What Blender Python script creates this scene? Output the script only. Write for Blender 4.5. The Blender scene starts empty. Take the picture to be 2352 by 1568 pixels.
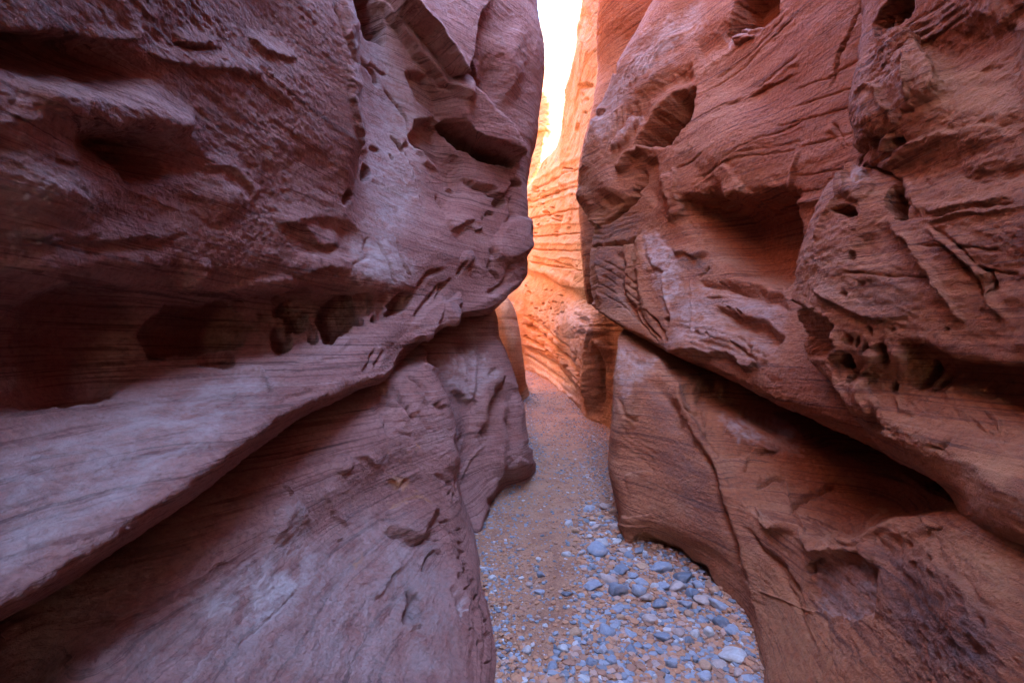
import bpy, math, random
import numpy as np

# ---------------------------------------------------------------- scene, camera, light
sc = bpy.context.scene
COL = sc.collection
sc.render.engine = 'CYCLES'
sc.cycles.use_denoising = True
sc.cycles.max_bounces = 14
sc.cycles.diffuse_bounces = 10
sc.cycles.glossy_bounces = 3
sc.cycles.sample_clamp_indirect = 30.0
sc.render.resolution_x, sc.render.resolution_y = 1024, 682

CAM = np.array([0.0, 0.0, 1.5])
cam = bpy.data.cameras.new('camera')
cam.lens, cam.sensor_width, cam.clip_start, cam.clip_end = 16.0, 36.0, 0.02, 500.0
camo = bpy.data.objects.new('camera', cam)
COL.objects.link(camo)
camo.location = CAM
camo.rotation_euler = (math.radians(90), 0, 0)
sc.camera = camo

SUN = np.array([0.62, -0.20, 0.75]); SUN /= np.linalg.norm(SUN)      # direction towards the sun
EL, AZ = math.asin(SUN[2]), math.atan2(SUN[0], SUN[1])
w = bpy.data.worlds.new('World'); sc.world = w; w.use_nodes = True
nt = w.node_tree; bg = nt.nodes['Background']
sky = nt.nodes.new('ShaderNodeTexSky'); sky.sky_type = 'NISHITA'; sky.sun_disc = False; sky.ozone_density = 4.5; sky.dust_density = 0.1
sky.sun_elevation, sky.sun_rotation = EL, AZ
nt.links.new(sky.outputs[0], bg.inputs[0]); bg.inputs[1].default_value = 0.15
sl = bpy.data.lights.new('sun', 'SUN'); sl.energy = 2.0; sl.angle = math.radians(0.5); sl.color = (1.0, 0.93, 0.82)
so = bpy.data.objects.new('sun', sl); COL.objects.link(so)
from mathutils import Vector
so.rotation_euler = Vector(SUN).to_track_quat('Z', 'Y').to_euler()
sc.view_settings.view_transform = 'Standard'; sc.view_settings.look = 'None'
sc.view_settings.gamma = 1.0; sc.view_settings.exposure = 5.4

# ---------------------------------------------------------------- numpy noise and splines
def _h(ix, iy, iz, seed):
    n = (ix.astype(np.uint32) * np.uint32(374761393) + iy.astype(np.uint32) * np.uint32(668265263)
         + iz.astype(np.uint32) * np.uint32(2147483647) + np.uint32((seed * 974711 + 12345) & 0xffffffff))
    n = (n ^ (n >> np.uint32(13))) * np.uint32(1274126177)
    n = (n ^ (n >> np.uint32(16))) * np.uint32(2246822519)
    return (n ^ (n >> np.uint32(15))).astype(np.float32) * np.float32(2.0 / 4294967295.0) - np.float32(1.0)

def vnoise(p, seed=0):
    """smooth value noise in -1..1, p: (n,3)"""
    p = np.asarray(p, np.float32)
    f = np.floor(p); t = p - f; i = f.astype(np.int64)
    t = t * t * t * (t * (t * 6 - 15) + 10)
    x0, y0, z0 = i[:, 0], i[:, 1], i[:, 2]
    r = 0
    for dx in (0, 1):
        wx = t[:, 0] if dx else 1 - t[:, 0]
        for dy in (0, 1):
            wy = wx * (t[:, 1] if dy else 1 - t[:, 1])
            for dz in (0, 1):
                r = r + wy * (t[:, 2] if dz else 1 - t[:, 2]) * _h(x0 + dx, y0 + dy, z0 + dz, seed)
    return r

def fbm(p, scale, octs=4, gain=0.5, seed=0, ridged=False):
    p = np.asarray(p, np.float32) * scale
    a, r = 1.0, 0
    for k in range(octs):
        n = vnoise(p + 17.3 * k, seed + k)
        r = r + a * ((1 - 2 * np.abs(n)) if ridged else n)
        p = p * 2.03; a *= gain
    return r

def spline(a, ns):
    """limited Catmull-Rom along axis 0; ns = number of sub-steps in each of the len(a)-1 spans"""
    a = np.asarray(a, float)
    d = np.diff(a, axis=0)
    m = np.zeros_like(a)
    c = 0.5 * (d[1:] + d[:-1])
    lim = 2.2 * np.minimum(np.abs(d[1:]), np.abs(d[:-1]))
    m[1:-1] = np.sign(c) * np.minimum(np.abs(c), lim)
    m[0], m[-1] = d[0], d[-1]
    out = []
    for k, n in enumerate(ns):
        t = (np.arange(n) / n).reshape(-1, *([1] * (a.ndim - 1)))
        t2, t3 = t * t, t * t * t
        out.append((2*t3 - 3*t2 + 1) * a[k] + (t3 - 2*t2 + t) * m[k] + (-2*t3 + 3*t2) * a[k+1] + (t3 - t2) * m[k+1])
    out.append(a[-1:])
    return np.concatenate(out, 0)

F = 16.0 / 36.0 * 2352.0            # focal length in units of the 2352-wide survey of the place
def at(px, py, d):
    return (d * (px - 1176.0) / F, d, 1.5 + d * (784.0 - py) / F)
class W(tuple): pass                # a point given directly in metres
def wpt(x, y, z): return W((x, y, z))
def survey(v):
    y = np.maximum(v[:, 1], 0.05)
    return np.stack([1176 + F * v[:, 0] / y, 784 - F * (v[:, 2] - 1.5) / y], 1)

# ---------------------------------------------------------------- relief features (lengths in survey units, scaled to metres by distance)
def seg_dist(P, pts):
    best = np.full(len(P), 1e9); side = np.zeros(len(P)); tt = np.zeros(len(P))
    pts = np.asarray(pts, float); L = len(pts) - 1
    for k in range(L):
        a, b = pts[k], pts[k+1]; ab = b - a
        t = np.clip(((P - a) @ ab) / max(ab @ ab, 1e-6), 0, 1)
        q = P - (a + t[:, None] * ab)
        d = np.hypot(q[:, 0], q[:, 1])
        s = np.sign(ab[0] * q[:, 1] - ab[1] * q[:, 0])
        m = d < best
        best[m] = d[m]; side[m] = s[m]; tt[m] = (k + t[m]) / L
    return best, side, tt
def box(P, pts, r):
    pts = np.asarray(pts, float)
    lo, hi = pts.min(0) - r, pts.max(0) + r
    return np.nonzero((P[:, 0] > lo[0]) & (P[:, 0] < hi[0]) & (P[:, 1] > lo[1]) & (P[:, 1] < hi[1]))[0]
def smooth(x): x = np.clip(x, 0, 1); return x * x * (3 - 2 * x)
def poly_sd(P, pts):
    pts = list(pts); d, _, _ = seg_dist(P, pts + [pts[0]])
    ins = np.zeros(len(P), bool); n = len(pts)
    for k in range(n):
        (x1, y1), (x2, y2) = pts[k], pts[(k+1) % n]
        c = ((y1 > P[:, 1]) != (y2 > P[:, 1]))
        with np.errstate(divide='ignore', invalid='ignore'):
            ins ^= c & (P[:, 0] < (x2 - x1) * (P[:, 1] - y1) / ((y2 - y1) or 1e-9) + x1)
    return np.where(ins, d, -d)
def feat(P, f):
    """returns index array and displacement"""
    k = f[0]
    if k == 'G':                                   # groove (h<0) or ridge (h>0): pts, width, height
        _, pts, wd, h = f
        i = box(P, pts, wd * 3)
        d, s, t = seg_dist(P[i], pts)
        taper = smooth(np.minimum(t, 1 - t) * 6 + 0.15)
        return i, h * np.exp(-(d / wd) ** 2) * taper
    if k == 'S':                                   # step: the side to the left of the direction of travel (as seen) stands out by h, fading over wd
        _, pts, wd, h = f[:4]; e = f[4] if len(f) > 4 else 4.0
        i = box(P, pts, wd * 1.5)
        d, s, t = seg_dist(P[i], pts)
        sd = -d * s                                # >0 on the raised side
        taper = smooth(np.minimum(t, 1 - t) * 5 + 0.1)
        up = smooth(sd / e * 0.5 + 0.5)
        fade = np.where(sd > 0, 1 - smooth(sd / wd), 1)
        return i, h * up * fade * taper
    if k == 'E':                                   # ellipse: cx, cy, rx, ry, angle, h, power
        _, cx, cy, rx, ry, ang, h, pw = f
        R = max(rx, ry)
        i = box(P, [(cx, cy)], R * 1.3)
        q = P[i] - (cx, cy); c, s = math.cos(math.radians(ang)), math.sin(math.radians(ang))
        r = np.hypot((q[:, 0] * c + q[:, 1] * s) / rx, (-q[:, 0] * s + q[:, 1] * c) / ry)
        if pw <= 2:
            return i, h * np.clip(1 - r * r, 0, 1) ** 2
        return i, h * (1 - np.clip(r, 0, 1) ** pw) * smooth((1 - r) * 6)
    if k == 'P':                                   # polygon: pts, h, softness of its edge
        _, pts, h, soft = f
        i = box(P, pts, soft + 2)
        return i, h * smooth(poly_sd(P[i], pts) / soft * 0.5 + 0.5)
    raise ValueError(k)

def mat_mesh(name, verts, nu, nv, mat, parent=None, attrs=None):
    idx = np.arange(nu * nv).reshape(nu, nv)
    q = np.stack([idx[:-1, :-1], idx[1:, :-1], idx[1:, 1:], idx[:-1, 1:]], -1).reshape(-1, 4)
    return raw_mesh(name, verts, q, mat, parent, attrs)
def raw_mesh(name, verts, faces, mat, parent=None, attrs=None, smoothf=True):
    me = bpy.data.meshes.new(name)
    n, k = faces.shape
    me.vertices.add(len(verts)); me.vertices.foreach_set('co', np.asarray(verts, np.float32).ravel())
    me.loops.add(n * k); me.loops.foreach_set('vertex_index', faces.astype(np.int32).ravel())
    me.polygons.add(n); me.polygons.foreach_set('loop_start', np.arange(0, n * k, k, dtype=np.int32))
    me.polygons.foreach_set('use_smooth', np.full(n, smoothf))
    for an, av in (attrs or {}).items():
        at_ = me.attributes.new(an, 'FLOAT', 'POINT'); at_.data.foreach_set('value', np.asarray(av, np.float32))
    me.update(); me.validate()
    me.materials.append(mat)
    o = bpy.data.objects.new(name, me); COL.objects.link(o)
    if parent is not None: o.parent = parent
    return o

def normals(V):
    du = np.gradient(V, axis=0); dv = np.gradient(V, axis=1)
    n = np.cross(du, dv); n /= np.linalg.norm(n, axis=2, keepdims=True) + 1e-12
    return n
def blur(a, r):
    for ax in (0, 1):
        k = min(r, (a.shape[ax] - 1) // 2)
        if k < 1: continue
        pad = [(0, 0)] * a.ndim; pad[ax] = (k + 1, k)
        c = np.cumsum(np.pad(a, pad, mode='edge'), axis=ax)
        n = a.shape[ax]
        sl1 = [slice(None)] * a.ndim; sl0 = [slice(None)] * a.ndim
        sl1[ax] = slice(2*k + 1, 2*k + 1 + n); sl0[ax] = slice(0, n)
        a = (c[tuple(sl1)] - c[tuple(sl0)]) / (2*k + 1)
    return a

def rock(name, rows, mat, parent=None, feats=(), fine=(), stains_and_light=(), step=3.0, near=None, top=None, back=None,
         noise=(1.0, 1.0, 1.0), strata=1.0, seed=0, jit=7.0, gain=1.3):
    """rows: control rows (top to bottom) of (px,py,distance) or W metres points.
    near: 'start'/'end' carries that end of each row on past the camera; top: [(z, shift)] carries the top row up."""
    T = [[np.array(p if isinstance(p, W) else at(*p), float) for p in r] for r in rows]
    T = np.array(T)                                 # (R, C, 3)
    extc0 = extc1 = extr = 0
    if near:
        k = 0 if near == 'start' else -1
        e = []
        for (yy, sx, w1) in ((0.45, 1.0, 0.6), (-0.6, 1.05, 0), (-2.5, 1.0, 0), (-6.0, .1, 0)):
            c = T[:, k].copy(); c[:, 1] = np.where(c[:, 1] * w1 > yy, yy * (c[:, 1] > 0.5) + (c[:, 1] * w1) * (c[:, 1] <= 0.5), yy); c[:, 0] *= sx; e.append(c)
        e = np.stack(e, 1)
        if k == 0: T = np.concatenate([e[:, ::-1], T], 1); extc0 = 4
        else: T = np.concatenate([T, e], 1); extc1 = 4
    if top:
        e = []
        for (z, dx) in top:
            r = T[0].copy(); r[:, 2] = np.maximum(z, r[:, 2] + 0.1 * len(e)); r[:, 0] += dx; e.append(r)
        T = np.concatenate([np.array(e)[::-1], T], 0); extr = len(top)
    R, C = T.shape[:2]
    S = survey(T.reshape(-1, 3)).reshape(R, C, 2)
    front = T[..., 1] > 0.5
    def subs(ax):
        D = np.linalg.norm(np.diff(S, axis=ax), axis=2)
        okm = (front[1:] & front[:-1]) if ax == 0 else (front[:, 1:] & front[:, :-1])
        D = np.where(okm, D, 60.0)
        mx = np.median(D, axis=1 - ax) * 0.5 + 0.5 * D.max(axis=1 - ax)
        return np.maximum(4, np.ceil(np.minimum(mx, 900) / step)).astype(int)
    nr, nc = subs(0), subs(1)
    if extc0: nc[:extc0] = np.minimum(nc[:extc0], 40)
    if extc1: nc[-extc1:] = np.minimum(nc[-extc1:], 40)
    if extr: nr[:extr] = np.minimum(nr[:extr], 60)
    V = spline(T, nr)
    V = spline(V.transpose(1, 0, 2), nc).transpose(1, 0, 2)
    nu, nv = V.shape[:2]
    V = blur(V, 3) if step < 5 else V
    N = normals(V)
    P = V.reshape(-1, 3); n = N.reshape(-1, 3)
    px = survey(P)
    vis = (P[:, 1] > 0.6) & (np.abs(px[:, 0] - 1176) < 1176) & (np.abs(px[:, 1] - 784) < 784)
    sgn = 1.0 if np.sum(np.sign(np.einsum('ij,ij->i', n, CAM - P))[vis]) > 0 else -1.0
    N = blur(N, 8); N /= np.linalg.norm(N, axis=2, keepdims=True) + 1e-12
    n = N.reshape(-1, 3) * sgn
    mpp = np.maximum(P[:, 1], 0.3) / F
    p3 = np.concatenate([px / 60.0, np.zeros((len(px), 1))], 1)
    J = np.stack([fbm(p3, 1.0, 3, 0.55, seed + 50), fbm(p3 + 9.1, 1.0, 3, 0.55, seed + 60)], 1)
    J2 = np.stack([vnoise(p3 * 9 + 3, seed + 70), vnoise(p3 * 9 + 8, seed + 71)], 1)
    PX = px + jit * J + 1.6 * J2
    PX[P[:, 1] < 0.5] = 1e6
    D = np.zeros(len(P))
    for f in feats:
        i, h = feat(PX, f); D[i] += h
    D0 = D.copy(); D *= mpp
    a0, a1, a2 = noise
    low = fbm(P * (1, 0.75, 1.3), 1.1, 3, 0.5, seed + 1)
    D += a0 * 0.036 * low
    D += a0 * 0.004 * fbm(P * (1, 0.7, 1.6), 4.0, 2, 0.5, seed + 4, True)
    V1 = P + n * D[:, None]
    # second pass on the shaped surface
    N1 = normals(V1.reshape(nu, nv, 3)); N1 = blur(N1, 2); N1 /= np.linalg.norm(N1, axis=2, keepdims=True) + 1e-12
    n1 = N1.reshape(-1, 3) * sgn
    D2 = np.zeros(len(P))
    PXs = px + .35 * jit * J + 1.2 * J2; PXs[P[:, 1] < .5] = 1e6
    for f in fine:
        i, h = feat(PXs if f[0] == 'G' and f[2] < 3.2 else PX, f); D2[i] += h
    D2 *= mpp * gain
    calm = np.exp(-np.abs(D0) / 45.0)
    det = fbm(V1 * (1, 1, 1.8), 14.0, 4, 0.6, seed + 11)
    rid = fbm(V1 * (1, 0.8, 1.4), 17.0, 3, 0.55, seed + 17, True)
    D2 += a1 * (0.0044 * det + 0.0030 * rid) * np.clip(0.6 + 0.8 * low, 0.25, 1.5)
    if strata:                                      # bedding: narrow notches and little ledges following a gently warped height
        zz = V1[:, 2] + 0.05 * fbm(V1 * (1, 0.5, 0.3), 0.9, 2, 0.5, seed + 21)
        mask = np.clip(vnoise(V1 * (1.1, 0.6, 2.0) + 5, seed + 25) * 1.5 + 0.25, 0, 1)
        q = np.stack([zz * 0, zz * 0 + 0.31 * seed, zz * 34], 1)
        q2 = np.stack([V1[:, 1] * 0.35, V1[:, 0] * 0.35, zz * 90], 1)
        b = np.clip(-vnoise(q, seed + 22), 0, 1) ** 2 * 1.5 + 0.5 * np.clip(-vnoise(q2, seed + 23), 0, 1) ** 2
        D2 -= strata * 0.0055 * b * mask * calm
    if a2:
        D2 += a2 * 0.0026 * fbm(V1, 60.0, 2, 0.6, seed + 31) * np.clip(vnoise(V1 * 2.2, seed + 33) + 0.7, 0.1, 1.4)
    V2 = V1 + n1 * D2[:, None]
    att = {'dark': np.zeros(len(P)), 'pale': np.zeros(len(P)), 'rust': np.zeros(len(P))}
    for st in stains_and_light:  # mineral stains, and patches that put light into the rock colour
        i, h = feat(PX + 10 * J2, st[1]); att[st[0]][i] += h
    return mat_mesh(name, V2, nu, nv, mat, parent, att)

# ---------------------------------------------------------------- materials
def new_mat(name):
    m = bpy.data.materials.new(name); m.use_nodes = True
    t = m.node_tree; b = t.nodes['Principled BSDF']
    return m, t, b
def nn(t, typ, **kw):
    n = t.nodes.new(typ)
    for k, v in kw.items(): setattr(n, k, v)
    return n
def mixc(t, fac, a, b, mode='MIX'):
    m = nn(t, 'ShaderNodeMix', data_type='RGBA', blend_type=mode)
    for i, x in ((0, fac), (6, a), (7, b)):
        if hasattr(x, 'links') or isinstance(x, bpy.types.NodeSocket): t.links.new(x, m.inputs[i])
        else: m.inputs[i].default_value = x
    return m.outputs[2]
def ramp(t, x, stops):
    r = nn(t, 'ShaderNodeValToRGB'); e = r.color_ramp.elements
    while len(e) < len(stops): e.new(0.5)
    for k, (p, c) in enumerate(stops):
        e[k].position = p; e[k].color = (*c, 1) if len(c) == 3 else c
    t.links.new(x, r.inputs[0]); return r.outputs[0]
def noise_t(t, vec, scale, detail=4, rough=0.55, dist=0.0):
    n = nn(t, 'ShaderNodeTexNoise'); n.inputs['Scale'].default_value = scale; n.inputs['Detail'].default_value = detail
    n.inputs['Roughness'].default_value = rough; n.inputs['Distortion'].default_value = dist
    t.links.new(vec, n.inputs['Vector']); return n.outputs[0]
def scaled(t, vec, s):
    m = nn(t, 'ShaderNodeMapping'); m.inputs['Scale'].default_value = s; t.links.new(vec, m.inputs['Vector']); return m.outputs[0]

def rock_mat(name, base, deep, pale, bump=1.0, scale=1.0, rough=0.75):
    m, t, b = new_mat(name)
    g = nn(t, 'ShaderNodeNewGeometry').outputs['Position']
    n1 = noise_t(t, scaled(t, g, (1, .7, 1.6)), 1.6 * scale, 6, .6, .4)
    n2 = noise_t(t, scaled(t, g, (1, .6, 3.0)), 7 * scale, 6, .65, .3)
    n3 = noise_t(t, g, 42 * scale, 5, .7)
    band = noise_t(t, scaled(t, g, (.35, .35, 9)), 2.2 * scale, 4, .6, .8)
    c = ramp(t, n1, [(.28, deep), (.5, base), (.75, pale)])
    c = mixc(t, ramp(t, n2, [(.35, (.0,) * 3), (.7, (.75,) * 3)]), c, (*base, 1))
    c = mixc(t, ramp(t, band, [(.45, (0,) * 3), (.62, (.4,) * 3)]), c, (*deep, 1))
    fine = noise_t(t, scaled(t, g, (.3, .3, 14)), 6 * scale, 3, .6, .5)
    c = mixc(t, ramp(t, fine, [(.53, (0,) * 3), (.62, (.8,) * 3)]), c, (*[x * .8 for x in deep], 1))
    lin = noise_t(t, scaled(t, g, (.12, .12, 6)), 5.5 * scale, 4, .65, .25)
    c = mixc(t, ramp(t, lin, [(.60, (0,) * 3), (.635, (.85,) * 3), (.67, (.85,) * 3), (.70, (0,) * 3)]), c, (*[x * .55 for x in deep], 1))
    c = mixc(t, ramp(t, lin, [(.32, (.6,) * 3), (.38, (0,) * 3)]), c, (*pale, 1))
    spk = noise_t(t, g, 120 * scale, 2, .6)
    c = mixc(t, ramp(t, spk, [(.66, (0,) * 3), (.74, (.6,) * 3)]), c, (.10, .05, .04, 1))
    c = mixc(t, .85, c, ramp(t, n3, [(.3, (.62, .60, .60)), (.52, (1, 1, 1)), (.75, (1.28, 1.24, 1.24))]), 'MULTIPLY')
    nst = noise_t(t, scaled(t, g, (1.4, .8, 2.6)), 6, 7, .7, .6)
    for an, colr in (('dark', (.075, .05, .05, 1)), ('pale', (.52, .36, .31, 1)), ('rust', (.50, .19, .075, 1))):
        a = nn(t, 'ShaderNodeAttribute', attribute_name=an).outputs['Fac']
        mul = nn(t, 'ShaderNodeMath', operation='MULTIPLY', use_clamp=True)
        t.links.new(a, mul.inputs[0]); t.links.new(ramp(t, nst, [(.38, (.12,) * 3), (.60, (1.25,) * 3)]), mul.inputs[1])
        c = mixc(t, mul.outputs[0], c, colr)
    t.links.new(c, b.inputs['Base Color'])
    b.inputs['Roughness'].default_value = rough
    b.inputs['Specular IOR Level'].default_value = 0.35
    # grain and flakes
    f1 = noise_t(t, scaled(t, g, (1, 1, 1.7)), 30, 9, .72, .35)
    f2 = noise_t(t, g, 190, 4, .75)
    ad = nn(t, 'ShaderNodeMath', operation='MULTIPLY_ADD'); t.links.new(f2, ad.inputs[0]); ad.inputs[1].default_value = .22; t.links.new(f1, ad.inputs[2])
    bp = nn(t, 'ShaderNodeBump'); bp.inputs['Strength'].default_value = 1.0 * bump; bp.inputs['Distance'].default_value = .035
    t.links.new(ad.outputs[0], bp.inputs['Height']); t.links.new(bp.outputs[0], b.inputs['Normal'])
    return m

M_left = rock_mat('purple_sandstone', (.35, .132, .097), (.225, .062, .040), (.45, .232, .188))
M_right = rock_mat('red_sandstone', (.36, .100, .034), (.225, .046, .014), (.42, .17, .088))
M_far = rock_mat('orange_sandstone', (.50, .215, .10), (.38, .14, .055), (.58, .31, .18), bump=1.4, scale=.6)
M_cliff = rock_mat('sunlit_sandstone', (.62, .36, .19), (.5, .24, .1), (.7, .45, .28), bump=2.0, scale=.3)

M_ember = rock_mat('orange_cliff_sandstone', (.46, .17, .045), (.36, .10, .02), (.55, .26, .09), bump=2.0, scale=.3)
def tag(o, label=None, cat=None, group=None, kind=None):
    for k, v in (('label', label), ('category', cat), ('group', group), ('kind', kind)):
        if v: o[k] = v
    return o
def empty(name, loc):
    o = bpy.data.objects.new(name, None); COL.objects.link(o); o.location = (0, 0, 0); o.empty_display_size = .2
    return o

#@FEATURES
# the carved relief of each rock, surveyed in eight local frames (origin, scale)
ZN = {'z1': (0, 0, .3661), 'z2': (631.6, 0, .3661), 'z3': (1148.4, 0, .3661), 'z4': (1663, 0, .3661), 'z5': (0, 516.8, .3661),
      'z6': (631.6, 516.8, .3661), 'z7': (1148.4, 516.8, .3661), 'z8': (1663, 516.8, .3661), 'b1': (0, 994, .3661), 'b2': (631.6, 994, .3661),
      'b3': (1091, 994, .3661), 'b4': (1663, 994, .3661), 'c5': (1091, 0, .3661), 'c7': (1091, 574, .2747)}
def zz_(z, pts): ox, oy, s = ZN[z]; return [(ox + x * s, oy + y * s) for x, y in pts]
def G(z, w, h, *pts): return ('G', zz_(z, pts), w, h)
def S(z, w, h, *pts, e=3.0): return ('S', zz_(z, pts), w, h, e)
def P(z, h, soft, *pts): return ('P', zz_(z, pts), h, soft)
def E(z, x, y, rx, ry, h, ang=0, pw=2.5):
    ox, oy, s = ZN[z]; return ('E', ox + x * s, oy + y * s, rx * s, ry * s, ang, h, pw)

LU_F = [
 # left bulk: cave, shelf, hollow
 E('z1', 400, 390, 600, 210, -130, 8, 2), E('z1', 220, 340, 300, 150, -70, 10, 2),
 G('z1', 42, 48, (60, 560), (340, 610), (620, 660), (900, 720), (1180, 830)),
 E('z1', 820, 930, 500, 190, -105, 14, 2), E('z1', 900, 1050, 190, 170, -120, 0, 2),
 E('z1', 250, 1180, 620, 260, 40, 10, 2), E('z1', 1350, 1230, 230, 200, 22, 10, 2),
 P('z5', -26, 26, (-200, 300), (500, 270), (1100, 240), (1180, 420), (1500, 470), (1880, 380), (1880, 540), (900, 560), (700, 1000), (-200, 1250)),
 E('z5', 500, 660, 560, 300, -95, -10, 2), E('z5', 500, 980, 480, 150, -36, -8, 2),
 P('z5', -80, 16, (935, 720), (985, 640), (1100, 565), (1280, 575), (1430, 540), (1490, 580), (1490, 730), (1250, 765), (1050, 800), (960, 810)),
 E('z5', 1360, 850, 140, 62, -34, -5, 4),
 E('z5', 1555, 645, 70, 32, -34, 5, 4), E('z5', 1655, 575, 48, 24, -28, 0, 4), E('z5', 1780, 560, 60, 30, -32, -15, 4),
 E('z5', 1750, 725, 80, 92, -60, 0, 4), E('z6', 140, 620, 86, 80, -60, 0, 4), E('z6', 245, 720, 42, 46, -40, 0, 4),
 E('z6', 390, 590, 125, 190, -85, 18, 3), E('z6', 560, 490, 110, 80, -36, -10), E('z6', 665, 510, 55, 120, -24, 8), E('z6', 775, 490, 62, 90, -45, 20, 3),
 *[E('z6', x, y, rx, ry, -26, a, 4) for x, y, rx, ry, a in [(-120, 470, 44, 24, -10), (40, 500, 40, 22, -18), (120, 520, 30, 18, -25), (200, 560, 30, 26, 0), (215, 640, 28, 34, 0), (310, 690, 24, 30, 10), (500, 620, 40, 26, -15), (600, 600, 30, 22, -10), (720, 560, 24, 34, 15), (-200, 520, 36, 20, -8), (830, 470, 22, 40, 25)]],
 G('z6', 6, 14, (290, 560), (285, 660), (280, 750)),
 # lit panel and the slabs leaning across it
 P('z2', -70, 8, (488, -60), (565, -60), (640, 110), (685, 290), (600, 235), (520, 150), (495, 100)),
 S('z2', 50, 34, (560, -60), (700, 130), (800, 270), (900, 400), (990, 480), (1070, 580), (1090, 640), e=3),
 S('z2', 240, 80, (620, -60), (720, 120), (880, 250), (1000, 370), (1095, 495), (1180, 470), e=4),
 P('z2', -26, 8, (815, 460), (950, 480), (1060, 640), (1060, 800), (1000, 720), (900, 610), (840, 540)),
 P('z2', -34, 9, (900, 775), (995, 770), (1060, 850), (1140, 1000), (1165, 1180), (1080, 1150), (960, 960), (880, 880)),
 P('z2', 62, 14, (1080, 560), (1170, 475), (1260, 560), (1400, 780), (1470, 920), (1490, 1010), (1300, 950), (1060, 790)),
 P('z2', -150, 9, (1050, 800), (1180, 850), (1330, 940), (1480, 1015), (1450, 1060), (1330, 1035), (1150, 915)),
 E('z2', 1340, 500, 130, 220, -22, 0, 2), E('z2', 1490, 1172, 55, 28, -40, 15, 3), E('z2', 1470, 400, 120, 300, 20, 0, 2),
 P('z2', 15, 9, (1440, 1400), (1580, 1390), (1600, 1560), (1480, 1640), (1370, 1640), (1400, 1500)),
 E('z2', 1180, 1330, 130, 140, 14, 0), E('z2', 300, 1500, 300, 160, -18, 10),
 S('z2', 60, 16, (-100, 1420), (150, 1410), (250, 1520), (420, 1568), e=4),
]
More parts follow.
